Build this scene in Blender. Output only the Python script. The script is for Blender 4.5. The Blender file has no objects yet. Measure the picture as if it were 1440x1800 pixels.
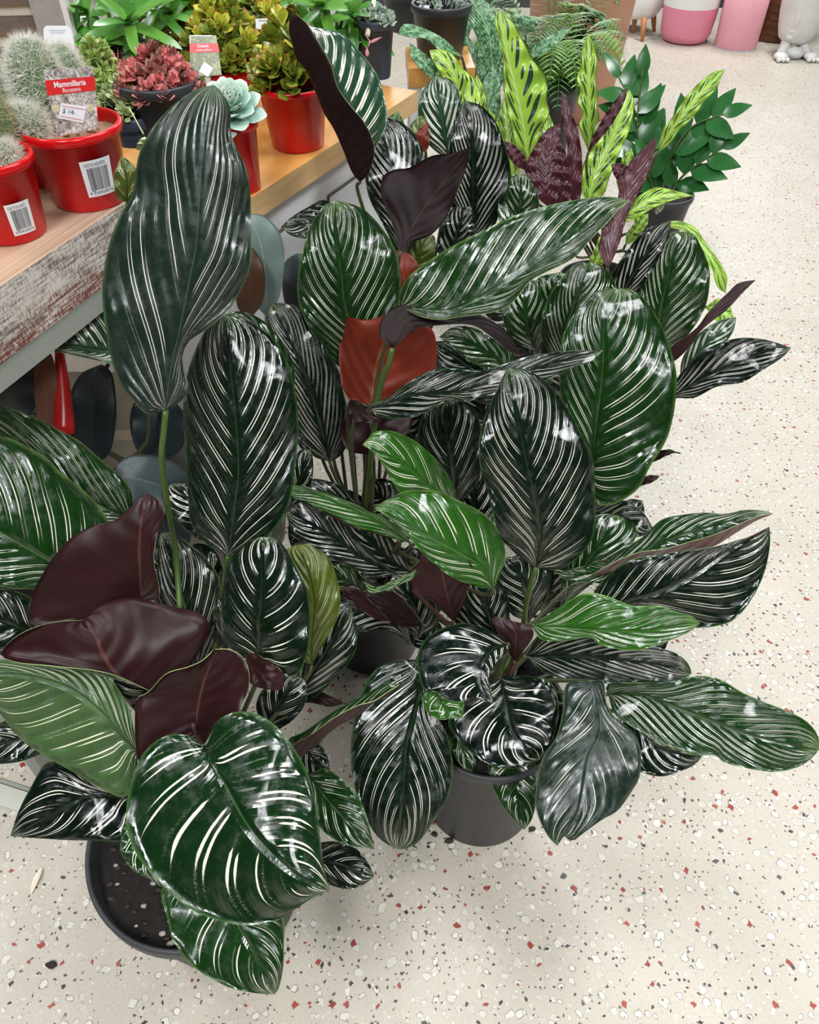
import bpy, math, random
import numpy as np
from mathutils import Vector, noise
R_ = random.Random(7)
C = bpy.context.scene.collection
scn = bpy.context.scene

# ------------------------------------------------------------ camera, world, lights, exposure
CAM_H, PITCH, FPX = 1.35, math.radians(45), 1350.0
cd = bpy.data.cameras.new('camera'); cam = bpy.data.objects.new('camera', cd); C.objects.link(cam)
cam.location = (0, 0, CAM_H); cam.rotation_euler = (math.radians(90) - PITCH, 0, 0)
cd.sensor_fit = 'VERTICAL'; cd.sensor_height = 36.0; cd.lens = 36.0 * FPX / 1800.0
cd.clip_start = 0.02; scn.camera = cam
scn.view_settings.view_transform = 'Standard'; scn.view_settings.look = 'None'
scn.view_settings.gamma = 1.0; scn.view_settings.use_curve_mapping = False
scn.view_settings.exposure = 0.22
w = bpy.data.worlds.new('world'); scn.world = w; w.use_nodes = True
bg = w.node_tree.nodes['Background']; bg.inputs[0].default_value = (0.86, 0.93, 1.0, 1); bg.inputs[1].default_value = 0.05

def area(name, loc, aim, sx, sy, power, col=(1, 1, 1)):
    l = bpy.data.lights.new(name, 'AREA'); l.shape = 'RECTANGLE'; l.size = sx; l.size_y = sy
    l.energy = power; l.color = col
    o = bpy.data.objects.new(name, l); C.objects.link(o); o.location = loc
    o.rotation_euler = (Vector(aim) - Vector(loc)).to_track_quat('-Z', 'Y').to_euler()
    return o
# the shop's roof skylights and the open daylight side
for sx_, sy_, pw_ in ((-2.6, 1.6, 55), (-1.3, 5.0, 80), (2.2, 5.6, 110), (3.2, 1.6, 90), (-0.9, -1.6, 95), (1.3, -2.2, 110), (0.6, 1.6, 45)):
    area('skylight', (sx_, sy_, 3.7), (sx_, sy_, 0), 0.7, 1.4, pw_, (0.97, 0.985, 1.0))
area('open_side', (1.5, 9.5, 2.6), (0.6, 2.0, 0.4), 6.0, 1.2, 120, (0.96, 0.98, 1.0))

SC = math.cos(PITCH); SS = math.sin(PITCH)
def P(x, y, d):
    a = (x - 720) / FPX * d; b = (900 - y) / FPX * d
    return np.array([a, d * SC + b * SS, CAM_H - d * SS + b * SC])
def onz(x, y, z=0.0):
    k = (900 - y) / FPX
    d = (CAM_H - z) / (SS - k * SC)
    return P(x, y, d)
def depth_of(p):
    return p[1] * SC + (CAM_H - p[2]) * SS
def z_at(p, ytop):
    """height of the point above p (same X,Y) that shows at pixel row ytop"""
    k = (900 - ytop) / FPX
    return CAM_H + p[1] * (k - 1) / (k + 1)

# ------------------------------------------------------------ node helpers
class NT:
    def __init__(s, name):
        s.m = bpy.data.materials.new(name); s.m.use_nodes = True
        s.t = s.m.node_tree; s.b = s.t.nodes['Principled BSDF']
    def n(s, typ, **kw):
        nd = s.t.nodes.new(typ)
        for k, v in kw.items(): setattr(nd, k, v)
        return nd
    def put(s, sock, v):
        if v is None: return
        if hasattr(v, 'is_output'): s.t.links.new(v, sock)
        elif isinstance(v, (tuple, list)) and len(v) == 3 and sock.type == 'RGBA': sock.default_value = (*v, 1)
        else: sock.default_value = v
    def f(s, op, a, b=None, c=None, clamp=False):
        nd = s.n('ShaderNodeMath', operation=op); nd.use_clamp = clamp
        s.put(nd.inputs[0], a)
        if b is not None: s.put(nd.inputs[1], b)
        if c is not None: s.put(nd.inputs[2], c)
        return nd.outputs[0]
    def mix(s, fac, a, b, blend='MIX'):
        nd = s.n('ShaderNodeMix', data_type='RGBA', blend_type=blend)
        s.put(nd.inputs[0], fac); s.put(nd.inputs[6], a); s.put(nd.inputs[7], b)
        return nd.outputs[2]
    def comb(s, x, y, z=0.0):
        nd = s.n('ShaderNodeCombineXYZ'); s.put(nd.inputs[0], x); s.put(nd.inputs[1], y); s.put(nd.inputs[2], z)
        return nd.outputs[0]
    def sep(s, v):
        nd = s.n('ShaderNodeSeparateXYZ'); s.put(nd.inputs[0], v); return nd.outputs
    def sepc(s, v):
        nd = s.n('ShaderNodeSeparateColor'); s.put(nd.inputs[0], v); return nd.outputs
    def white(s, v):
        nd = s.n('ShaderNodeTexWhiteNoise', noise_dimensions='3D'); s.put(nd.inputs['Vector'], v); return s.sepc(nd.outputs['Color'])
    def noise(s, v, scale, detail=3, rough=0.5, dist=0.0):
        nd = s.n('ShaderNodeTexNoise'); s.put(nd.inputs['Vector'], v)
        nd.inputs['Scale'].default_value = scale; nd.inputs['Detail'].default_value = detail
        nd.inputs['Roughness'].default_value = rough; nd.inputs['Distortion'].default_value = dist
        return nd.outputs[0]
    def obj(s): return s.n('ShaderNodeTexCoord').outputs['Object']
    def geo(s): return s.n('ShaderNodeNewGeometry').outputs['Position']
    def mapv(s, v, scale=(1, 1, 1), rot=(0, 0, 0), loc=(0, 0, 0)):
        nd = s.n('ShaderNodeMapping'); s.put(nd.inputs[0], v)
        nd.inputs['Scale'].default_value = scale; nd.inputs['Rotation'].default_value = rot; nd.inputs['Location'].default_value = loc
        return nd.outputs[0]
    def ramp(s, fac, stops):
        nd = s.n('ShaderNodeValToRGB'); s.put(nd.inputs[0], fac)
        e = nd.color_ramp.elements
        while len(e) < len(stops): e.new(0.5)
        for i, (p, c) in enumerate(stops):
            e[i].position = p; e[i].color = (*c, 1)
        return nd.outputs[0]
    def bump(s, h, strength=0.5, dist=0.002, normal=None):
        nd = s.n('ShaderNodeBump'); nd.inputs['Strength'].default_value = strength
        nd.inputs['Distance'].default_value = dist; s.put(nd.inputs['Height'], h)
        if normal is not None: s.put(nd.inputs['Normal'], normal)
        return nd.outputs[0]
    def set(s, col=None, rough=None, spec=None, normal=None, coat=None, coat_r=None, metal=None, emis=None):
        I = s.b.inputs
        s.put(I['Base Color'], col)
        if rough is not None: s.put(I['Roughness'], rough)
        if spec is not None: s.put(I['Specular IOR Level'], spec)
        if normal is not None: s.put(I['Normal'], normal)
        if coat is not None: s.put(I['Coat Weight'], coat)
        if coat_r is not None: s.put(I['Coat Roughness'], coat_r)
        if metal is not None: s.put(I['Metallic'], metal)
        return s.m
def uvn(s, name):
    nd = s.n('ShaderNodeUVMap'); nd.uv_map = name; return s.sep(nd.outputs[0])

def plain(name, col, rough=0.5, spec=0.5, var=0.15, scale=20, bump=0.0, metal=0.0, coat=None):
    s = NT(name); v = s.obj()
    nz = s.noise(v, scale, 4)
    c = s.mix(nz, tuple(x * (1 - var) for x in col), tuple(min(1, x * (1 + var)) for x in col))
    nrm = s.bump(s.noise(v, scale * 8, 3), bump, 0.002) if bump else None
    return s.set(c, rough, spec, nrm, metal=metal, coat=coat)

CREAM = (0.90, 0.85, 0.72)
def calathea_mat(name, dark, mid, margin, W=0.042, line=CREAM, rough=0.15, bands=0.5, keep=0.9, spec=0.6, bmp=0.9):
    s = NT(name)
    u1 = uvn(s, 'uv'); u2 = uvn(s, 'vein')
    u = s.f('SUBTRACT', s.f('MULTIPLY', u1[0], 2.0), 1.0); v = u1[1]
    au = s.f('ABSOLUTE', u); side = s.f('SIGN', u); sv = u2[0]; rnd = u2[1]
    wob = s.f('MULTIPLY', s.f('SUBTRACT', s.noise(s.comb(s.f('MULTIPLY', au, 2.5), s.f('ADD', s.f('MULTIPLY', rnd, 50.0), s.f('FLOOR', sv)), side), 1.0, 1), 0.5), 0.10)
    cell = s.f('FLOOR', sv); fr = s.f('FRACT', sv)
    total = None
    for k, cen in ((0, 0.31), (1, 0.56)):
        h = s.white(s.comb(s.f('ADD', cell, 0.5), s.f('ADD', s.f('MULTIPLY', side, 7.0), k * 3.1), s.f('MULTIPLY', rnd, 91.0)))
        a0 = s.f('ADD', s.f('MULTIPLY', s.f('POWER', h[0], 1.6), 0.28), 0.07)
        a1 = s.f('SUBTRACT', 0.93, s.f('MULTIPLY', s.f('POWER', h[1], 1.6), 0.35))
        e0 = s.f('MULTIPLY', s.f('SUBTRACT', au, a0), 14.0)
        e1 = s.f('MULTIPLY', s.f('SUBTRACT', a1, au), 6.0)
        tap = s.f('MINIMUM', s.f('MINIMUM', e0, e1), 1.0)
        on = s.f('LESS_THAN', h[2], keep)
        wd = s.f('MULTIPLY', s.f('MULTIPLY', tap, on), s.f('MULTIPLY', s.f('ADD', s.f('MULTIPLY', h[2], 0.6), 0.65), W))
        dist = s.f('ABSOLUTE', s.f('SUBTRACT', s.f('ADD', fr, wob), cen + 0.0))
        mk = s.f('DIVIDE', s.f('SUBTRACT', wd, dist), W * 0.28, clamp=True)
        total = mk if total is None else s.f('MAXIMUM', total, mk)
    big = s.noise(s.obj(), 9.0, 2)
    band = s.f('ADD', s.f('MULTIPLY', s.f('SINE', s.f('MULTIPLY', sv, 6.2832)), 0.5), 0.5)
    g = s.mix(s.f('ADD', s.f('MULTIPLY', band, bands * 0.6), s.f('MULTIPLY', big, 0.5), clamp=True), dark, mid)
    fine = s.f('MULTIPLY', s.f('ABSOLUTE', s.f('SINE', s.f('MULTIPLY', sv, 31.4))), 0.18)
    g = s.mix(fine, g, mid)
    edge = s.f('DIVIDE', s.f('SUBTRACT', au, 0.955), 0.045, clamp=True)
    g = s.mix(s.f('MULTIPLY', edge, 0.5), g, margin)
    tipf = s.f('DIVIDE', s.f('SUBTRACT', v, 0.90), 0.12, clamp=True)
    g = s.mix(s.f('MULTIPLY', tipf, 0.5), g, margin)
    mid_r = s.f('DIVIDE', s.f('SUBTRACT', s.f('SUBTRACT', 0.026, s.f('MULTIPLY', v, 0.024)), au), 0.008, clamp=True)
    midcol = tuple(min(1, 0.28 * a + 0.72 * b) for a, b in zip(margin, mid))
    g = s.mix(s.f('MULTIPLY', mid_r, 0.85), g, midcol)
    col = s.mix(total, g, line)
    # ridged relief along the lateral veins, a groove at the midrib
    ridge = s.f('MULTIPLY', s.f('SINE', s.f('MULTIPLY', sv, 6.2832)), s.f('MULTIPLY', s.f('MINIMUM', s.f('MULTIPLY', au, 5.0), 1.0), 0.24))
    fineb = s.f('MULTIPLY', s.f('SINE', s.f('MULTIPLY', sv, 37.7)), 0.010)
    nz = s.f('MULTIPLY', s.noise(s.obj(), 24.0, 1), 1.0)
    sz = uvn(s, 'rib')[0]
    h = s.f('ADD', s.f('MULTIPLY', s.f('ADD', ridge, fineb), sz), nz)
    groove = s.f('MULTIPLY', s.f('SUBTRACT', 1.0, s.f('MULTIPLY', au, 14.0), clamp=True), -0.8)
    h = s.f('ADD', h, groove)
    nrm = s.bump(h, bmp, 0.0035)
    rv = s.f('MULTIPLY', s.f('SUBTRACT', s.noise(s.obj(), 55.0, 4, 0.65), 0.42, clamp=True), 1.5)
    return s.set(col, s.f('ADD', rv, rough * 0.75), spec, nrm, coat=s.f('SUBTRACT', 0.42 if rough < 0.3 else 0.1, s.f('MULTIPLY', rv, 1.6), clamp=True), coat_r=0.07)
def under_mat(name, a, b, rough=0.42, vein=(0.11, 0.035, 0.028), spec=0.35):
    s = NT(name); u1 = uvn(s, 'uv'); u2 = uvn(s, 'vein')
    u = s.f('SUBTRACT', s.f('MULTIPLY', u1[0], 2.0), 1.0); au = s.f('ABSOLUTE', u)
    fine = s.f('MULTIPLY', s.f('POWER', s.f('ABSOLUTE', s.f('SINE', s.f('MULTIPLY', u2[0], 12.566))), 4.0), 0.25)
    nz = s.noise(s.obj(), 14.0, 3)
    c = s.mix(nz, a, b); c = s.mix(fine, c, b)
    mr = s.f('DIVIDE', s.f('SUBTRACT', 0.03, au), 0.01, clamp=True)
    c = s.mix(s.f('MULTIPLY', mr, 0.7), c, vein)
    h = s.f('ADD', s.f('MULTIPLY', s.f('SINE', s.f('MULTIPLY', u2[0], 6.2832)), 0.35), s.f('MULTIPLY', s.noise(s.obj(), 30.0, 2), 0.8))
    return s.set(c, rough, spec, s.bump(h, 0.4, 0.003))
MG = (0.16, 0.30, 0.06)
M = {}
M['dark'] = calathea_mat('leaf_dark', (0.0015, 0.006, 0.003), (0.004, 0.016, 0.006), (0.06, 0.16, 0.03))
M['darkwide'] = calathea_mat('leaf_dark_bold', (0.001, 0.004, 0.0025), (0.003, 0.01, 0.005), (0.05, 0.12, 0.03), W=0.050, spec=0.35, bmp=0.6)
M['mid'] = calathea_mat('leaf_mid', (0.003, 0.018, 0.003), (0.010, 0.055, 0.006), MG)
M['bold'] = calathea_mat('leaf_bold', (0.002, 0.012, 0.003), (0.005, 0.032, 0.005), (0.10, 0.22, 0.06), W=0.062, keep=0.85, line=(0.90, 0.78, 0.66))
M['bright'] = calathea_mat('leaf_bright', (0.01, 0.055, 0.006), (0.04, 0.16, 0.012), (0.30, 0.50, 0.10), W=0.042)
M['grey'] = calathea_mat('leaf_matte', (0.006, 0.014, 0.009), (0.016, 0.034, 0.021), (0.12, 0.20, 0.08), W=0.040, rough=0.30, keep=0.6, bmp=0.45)
M['greygreen'] = calathea_mat('leaf_greygreen', (0.035, 0.065, 0.028), (0.060, 0.14, 0.030), MG, W=0.042, rough=0.34, line=(0.80, 0.75, 0.55))
M['silver'] = calathea_mat('leaf_silver', (0.010, 0.040, 0.018), (0.035, 0.095, 0.045), (0.25, 0.42, 0.22), W=0.09, keep=1.1)
M['olive'] = calathea_mat('leaf_olive', (0.030, 0.045, 0.004), (0.10, 0.15, 0.010), (0.30, 0.36, 0.05), W=0.04, rough=0.35, line=(0.55, 0.50, 0.28))
M['wine'] = under_mat('underside_wine', (0.014, 0.003, 0.0035), (0.036, 0.0075, 0.0095))
M['black'] = under_mat('underside_black', (0.006, 0.002, 0.002), (0.017, 0.004, 0.005), rough=0.55, spec=0.25, vein=(0.05, 0.02, 0.012))
M['red'] = under_mat('underside_red', (0.07, 0.008, 0.005), (0.24, 0.028, 0.008), vein=(0.30, 0.10, 0.03))
M['pinkish'] = under_mat('underside_pink', (0.10, 0.045, 0.045), (0.17, 0.09, 0.085), rough=0.3)
M['edge'] = plain('leaf_edge', (0.35, 0.45, 0.16), 0.4)
M['edgedark'] = plain('leaf_edge_dark', (0.10, 0.18, 0.05), 0.4)
M['petiole'] = plain('petiole_green', (0.06, 0.11, 0.02), 0.35, var=0.4)
M['petiole_dark'] = plain('petiole_dark', (0.05, 0.055, 0.02), 0.4, var=0.5)
M['petiole_red'] = plain('petiole_red', (0.06, 0.022, 0.015), 0.4, var=0.4)
# rattlesnake plant: lime with dark ovals along the veins
def rattle_mat():
    s = NT('rattlesnake_leaf'); u1 = uvn(s, 'uv'); u2 = uvn(s, 'vein')
    u = s.f('SUBTRACT', s.f('MULTIPLY', u1[0], 2.0), 1.0); au = s.f('ABSOLUTE', u); sv = u2[0]
    sv = s.f('ADD', sv, s.f('MULTIPLY', s.f('SIGN', u), 0.2))
    cell = s.f('FLOOR', sv); fr = s.f('FRACT', sv)
    par = s.f('ABSOLUTE', s.f('SUBTRACT', s.f('MULTIPLY', s.f('FRACT', s.f('MULTIPLY', cell, 0.5)), 2.0), 0.0))
    ru = s.f('SUBTRACT', 0.32, s.f('MULTIPLY', par, 0.18)); rf = s.f('SUBTRACT', 0.33, s.f('MULTIPLY', par, 0.10))
    cu = s.f('SUBTRACT', 0.52, s.f('MULTIPLY', par, 0.12))
    a = s.f('POWER', s.f('DIVIDE', s.f('SUBTRACT', au, cu), ru), 2.0)
    b = s.f('POWER', s.f('DIVIDE', s.f('SUBTRACT', fr, 0.5), rf), 2.0)
    mk = s.f('MULTIPLY', s.f('SUBTRACT', 1.0, s.f('ADD', a, b)), 5.0, clamp=True)
    base = s.mix(s.noise(s.obj(), 12.0, 2), (0.22, 0.44, 0.03), (0.44, 0.64, 0.08))
    mr = s.f('DIVIDE', s.f('SUBTRACT', 0.06, au), 0.03, clamp=True)
    base = s.mix(mr, base, (0.50, 0.66, 0.28))
    ed = s.f('DIVIDE', s.f('SUBTRACT', au, 0.94), 0.06, clamp=True)
    base = s.mix(ed, base, (0.04, 0.09, 0.02))
    c = s.mix(mk, base, (0.020, 0.060, 0.035))
    h = s.f('MULTIPLY', s.f('SINE', s.f('MULTIPLY', sv, 6.2832)), 0.4)
    return s.set(c, 0.25, 0.5, s.bump(h, 0.4, 0.003))
M['rattle'] = rattle_mat()
M['purple'] = under_mat('rattle_underside', (0.030, 0.005, 0.008), (0.075, 0.014, 0.022), rough=0.3, vein=(0.05, 0.004, 0.012))
def speck_mat():
    s = NT('speckled_leaf'); u1 = uvn(s, 'uv'); u2 = uvn(s, 'vein')
    au = s.f('ABSOLUTE', s.f('SUBTRACT', s.f('MULTIPLY', u1[0], 2.0), 1.0))
    nz = s.noise(s.mapv(s.obj(), (1, 1, 1)), 130.0, 4, 0.6)
    f = s.f('MULTIPLY', s.f('SUBTRACT', nz, 0.42), 5.0, clamp=True)
    c = s.mix(f, (0.03, 0.13, 0.04), (0.26, 0.48, 0.26))
    mr = s.f('DIVIDE', s.f('SUBTRACT', 0.05, au), 0.02, clamp=True)
    c = s.mix(mr, c, (0.35, 0.55, 0.30))
    return s.set(c, 0.28, 0.5, s.bump(s.f('SINE', s.f('MULTIPLY', u2[0], 6.28)), 0.3, 0.002))
M['speck'] = speck_mat()
def rubber_mat(name, a, b, rough):
    s = NT(name); u1 = uvn(s, 'uv'); u2 = uvn(s, 'vein')
    au = s.f('ABSOLUTE', s.f('SUBTRACT', s.f('MULTIPLY', u1[0], 2.0), 1.0))
    c = s.mix(s.noise(s.obj(), 40.0, 4, 0.6), a, b)
    v = s.f('POWER', s.f('ABSOLUTE', s.f('SINE', s.f('MULTIPLY', u2[0], 9.4))), 10.0)
    c = s.mix(s.f('MULTIPLY', v, 0.25), c, tuple(x * 1.8 for x in b))
    mr = s.f('DIVIDE', s.f('SUBTRACT', 0.03, au), 0.01, clamp=True)
    c = s.mix(s.f('MULTIPLY', mr, 0.5), c, tuple(x * 2 for x in b))
    return s.set(c, rough, 0.5, s.bump(v, 0.25, 0.002))
M['rubber'] = rubber_mat('rubber_leaf_dark', (0.006, 0.012, 0.014), (0.015, 0.026, 0.028), 0.3)
M['rubberdull'] = rubber_mat('rubber_leaf_dull', (0.03, 0.045, 0.048), (0.06, 0.08, 0.082), 0.35)
M['rubbergrey'] = rubber_mat('rubber_leaf_grey', (0.11, 0.16, 0.15), (0.17, 0.23, 0.21), 0.35)
M['rubberbrown'] = rubber_mat('rubber_leaf_underside', (0.10, 0.035, 0.02), (0.17, 0.065, 0.035), 0.45)
M['sheath'] = plain('rubber_sheath', (0.45, 0.012, 0.012), 0.3)
M['brownleaf'] = rubber_mat('rubber_leaf_brown', (0.03, 0.012, 0.006), (0.07, 0.03, 0.012), 0.4)
M['zz2'] = speck_mat(); M['zz'] = plain('zz_leaf', (0.022, 0.12, 0.026), 0.22, var=0.4)
# ------------------------------------------------------------ surface materials
def terrazzo():
    s = NT('terrazzo'); p = s.geo()
    wob = s.n('ShaderNodeTexNoise'); s.put(wob.inputs['Vector'], p); wob.inputs['Scale'].default_value = 70; wob.inputs['Detail'].default_value = 2
    vm = s.n('ShaderNodeVectorMath', operation='SCALE'); s.put(vm.inputs[0], wob.outputs['Color']); vm.inputs['Scale'].default_value = 0.014
    va = s.n('ShaderNodeVectorMath', operation='ADD'); s.put(va.inputs[0], p); s.put(va.inputs[1], vm.outputs[0])
    pw = va.outputs[0]
    def vor(scale, rnd=1.0, metric='EUCLIDEAN', off=(0, 0, 0)):
        nd = s.n('ShaderNodeTexVoronoi', voronoi_dimensions='2D', distance=metric)
        s.put(nd.inputs['Vector'], s.mapv(pw, (1, 1, 1), loc=off)); nd.inputs['Scale'].default_value = scale
        nd.inputs['Randomness'].default_value = rnd
        return nd.outputs['Distance'], s.sepc(nd.outputs['Color'])
    base = s.mix(s.noise(p, 5.0, 4, 0.6), (0.48, 0.44, 0.36), (0.64, 0.60, 0.52))
    base = s.mix(s.f('MULTIPLY', s.f('SUBTRACT', s.noise(p, 210.0, 5, 0.75), 0.35, clamp=True), 2.2, clamp=True), base, (0.47, 0.41, 0.33))
    c = base
    # pale chips, some with a thin dark outline
    d, h = vor(56.0)
    r = s.f('ADD', s.f('MULTIPLY', h[0], 0.26), 0.16)
    on = s.f('LESS_THAN', h[1], 0.62)
    inside = s.f('MULTIPLY', s.f('MULTIPLY', s.f('SUBTRACT', r, d), 25.0, clamp=True), on)
    pale = s.mix(h[2], (0.72, 0.69, 0.62), (0.86, 0.84, 0.78))
    c = s.mix(s.f('MULTIPLY', inside, s.f('MULTIPLY', h[2], 0.55)), c, pale)
    ring = s.f('SUBTRACT', 1.0, s.f('MULTIPLY', s.f('ABSOLUTE', s.f('SUBTRACT', r, d)), 17.0), clamp=True)
    ring = s.f('MULTIPLY', s.f('MULTIPLY', ring, on), s.f('MULTIPLY', s.f('SUBTRACT', h[2], 0.15, clamp=True), 1.0))
    c = s.mix(ring, c, (0.12, 0.10, 0.075))
    d, h = vor(118.0, off=(3.3, 1.7, 0))
    ins = s.f('MULTIPLY', s.f('MULTIPLY', s.f('SUBTRACT', s.f('MULTIPLY', h[0], 0.35), d), 20.0, clamp=True), s.f('LESS_THAN', h[1], 0.35))
    c = s.mix(s.f('MULTIPLY', ins, 0.7), c, s.mix(h[2], (0.38, 0.33, 0.26), (0.82, 0.80, 0.74)))
    # dark and brick red chips
    for sc, off, thr, lo, hi, ca, cb in ((38.0, (7.1, 2.2, 0), 0.19, 0.10, 0.20, (0.02, 0.022, 0.025), (0.10, 0.10, 0.10)),
                                         (36.0, (1.3, 9.2, 0), 0.15, 0.12, 0.24, (0.25, 0.028, 0.018), (0.38, 0.085, 0.055)),
                                         (105.0, (4.3, 5.2, 0), 0.24, 0.12, 0.32, (0.04, 0.035, 0.03), (0.14, 0.10, 0.07))):
        d, h = vor(sc, 1.0, 'MINKOWSKI' if False else 'MANHATTAN', off)
        r = s.f('ADD', s.f('MULTIPLY', h[0], hi - lo), lo)
        ins = s.f('MULTIPLY', s.f('MULTIPLY', s.f('SUBTRACT', r, d), 30.0, clamp=True), s.f('LESS_THAN', h[1], thr))
        c = s.mix(ins, c, s.mix(h[2], ca, cb))
    hgt = s.noise(p, 90.0, 3, 0.6)
    return s.set(c, s.f('ADD', s.f('MULTIPLY', s.noise(p, 14.0, 3), 0.25), 0.30), 0.4, s.bump(hgt, 0.10, 0.001))
M['terrazzo'] = terrazzo()
def wood(name, a, b, c2, ang, rough=0.5, grain=60, knots=0.0):
    s = NT(name); p = s.mapv(s.geo(), rot=(0, 0, ang))
    g = s.noise(s.mapv(p, (2.0, grain, grain)), 1.0, 5, 0.6, 0.4)
    g2 = s.noise(s.mapv(p, (3.0, 9.0, 9.0)), 1.0, 3, 0.5, 1.0)
    c = s.mix(s.f('MULTIPLY', s.f('SUBTRACT', g, 0.3), 2.2, clamp=True), a, b)
    c = s.mix(s.f('MULTIPLY', s.f('SUBTRACT', g2, 0.45), 2.5, clamp=True), c, c2)
    return s.set(c, rough, 0.4, s.bump(g, 0.25, 0.002))
ex = onz(230, 352, 0.855) - onz(0, 505, 0.855); ANG = math.atan2(ex[1], ex[0])
M['plank'] = wood('bench_board', (0.36, 0.23, 0.16), (0.64, 0.50, 0.37), (0.54, 0.28, 0.14), -ANG, 0.6, 110)
M['honey'] = wood('honey_board', (0.60, 0.27, 0.06), (0.74, 0.40, 0.13), (0.50, 0.20, 0.05), -ANG, 0.3, 30)
def sawn():
    s = NT('rough_sawn_edge'); tc = s.obj()
    tick = s.noise(s.mapv(tc, (420, 420, 110)), 1.0, 4, 0.7)
    rows = s.noise(s.mapv(tc, (25, 25, 330)), 1.0, 3, 0.6)
    big = s.noise(s.mapv(tc, (7, 7, 26)), 1.0, 4, 0.65)
    g = s.f('ADD', s.f('ADD', s.f('MULTIPLY', tick, 0.40), s.f('MULTIPLY', rows, 0.35)), s.f('MULTIPLY', big, 0.25))
    z = s.sep(tc)[2]
    low = s.f('DIVIDE', s.f('SUBTRACT', s.f('ADD', 0.812, s.f('MULTIPLY', s.f('SUBTRACT', big, 0.5), 0.09)), z), 0.03, clamp=True)
    f = s.f('MULTIPLY', s.f('SUBTRACT', g, s.f('ADD', 0.425, s.f('MULTIPLY', low, 0.045))), 9.0, clamp=True)
    dk = s.mix(low, (0.16, 0.13, 0.11), (0.17, 0.055, 0.035))
    c = s.mix(f, dk, (0.64, 0.58, 0.52))
    return s.set(c, 0.8, 0.2, s.bump(g, 0.5, 0.003))
M['sawn'] = sawn()
M['rail'] = plain('grey_metal_rail', (0.30, 0.32, 0.28), 0.45, var=0.12, scale=120, bump=0.1)
M['edgeend'] = wood('board_edge', (0.50, 0.30, 0.12), (0.74, 0.52, 0.27), (0.34, 0.18, 0.07), -ANG, 0.5, 12)
M['whitepanel'] = plain('white_panel', (0.70, 0.71, 0.74), 0.5, var=0.08, scale=3)
M['groove'] = plain('panel_groove', (0.12, 0.11, 0.11), 0.7)
M['creamcrate'] = plain('cream_carton', (0.55, 0.50, 0.42), 0.6, var=0.2)
M['slat'] = wood('dark_slat', (0.13, 0.10, 0.085), (0.20, 0.16, 0.14), (0.17, 0.13, 0.12), -ANG, 0.7)
M['paleslat'] = wood('pale_slat', (0.75, 0.62, 0.47), (0.88, 0.80, 0.68), (0.80, 0.70, 0.56), -ANG, 0.7)
def galv():
    s = NT('galvanised'); v = s.obj()
    n = s.noise(v, 25.0, 4, 0.6)
    c = s.mix(n, (0.38, 0.40, 0.42), (0.66, 0.68, 0.70))
    return s.set(c, 0.35, 0.5, metal=0.75)
M['galv'] = galv()
M['redpot'] = plain('red_plastic', (0.60, 0.004, 0.006), 0.22, var=0.06, scale=4)
M['blackpot'] = plain('black_plastic', (0.028, 0.030, 0.034), 0.42, var=0.4, scale=12, bump=0.1)
M['darkpot'] = plain('charcoal_plastic', (0.042, 0.043, 0.047), 0.5, var=0.5, scale=14, bump=0.15)
M['nightpot'] = plain('blue_black_plastic', (0.010, 0.014, 0.022), 0.4, var=0.3, scale=10)
M['navypot'] = plain('navy_plastic', (0.040, 0.058, 0.095), 0.40, var=0.3, scale=10)
M['soil'] = plain('potting_mix', (0.012, 0.009, 0.007), 0.95, var=0.9, scale=90, bump=1.0)
M['bark'] = plain('bark_chip', (0.032, 0.022, 0.017), 0.8, var=0.6, scale=60)
M['perlite'] = plain('pale_grit', (0.36, 0.33, 0.29), 0.8)
M['grit'] = plain('orange_grit', (0.40, 0.22, 0.13), 0.8, var=0.4, scale=80)
M['label'] = plain('white_label', (0.82, 0.83, 0.85), 0.4, var=0.02)
M['ink'] = plain('ink', (0.03, 0.035, 0.05), 0.5)
M['inkgrey'] = plain('ink_grey', (0.45, 0.50, 0.58), 0.5)
M['inkblue'] = plain('ink_blue', (0.10, 0.16, 0.30), 0.5)
M['tagred'] = plain('tag_red', (0.70, 0.02, 0.02), 0.35, var=0.03)
M['tagline'] = plain('sticker_line', (0.62, 0.28, 0.36), 0.5)
def tagphoto(name, a, b, c3):
    s = NT(name); v = s.obj(); n = s.noise(v, 260.0, 5, 0.7, 0.5); n2 = s.noise(v, 70.0, 2)
    c = s.ramp(s.f('ADD', s.f('MULTIPLY', n, 0.7), s.f('MULTIPLY', n2, 0.3)), [(0.36, a), (0.50, b), (0.62, c3)])
    return s.set(c, 0.3)
M['cactusphoto'] = tagphoto('tag_cactus_print', (0.08, 0.04, 0.03), (0.40, 0.36, 0.33), (0.82, 0.78, 0.74))
M['crassphoto'] = tagphoto('tag_leaf_print', (0.03, 0.035, 0.01), (0.12, 0.14, 0.03), (0.40, 0.45, 0.12))
M['petal'] = plain('printed_petal', (0.85, 0.78, 0.55), 0.5)
M['petalc'] = plain('printed_flower_eye', (0.72, 0.50, 0.08), 0.5)
M['sedum'] = plain('sedum_green', (0.36, 0.48, 0.13), 0.45, var=0.55, scale=60)
M['sedumpale'] = plain('sedum_pale', (0.50, 0.60, 0.28), 0.45, var=0.35, scale=60)
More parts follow.
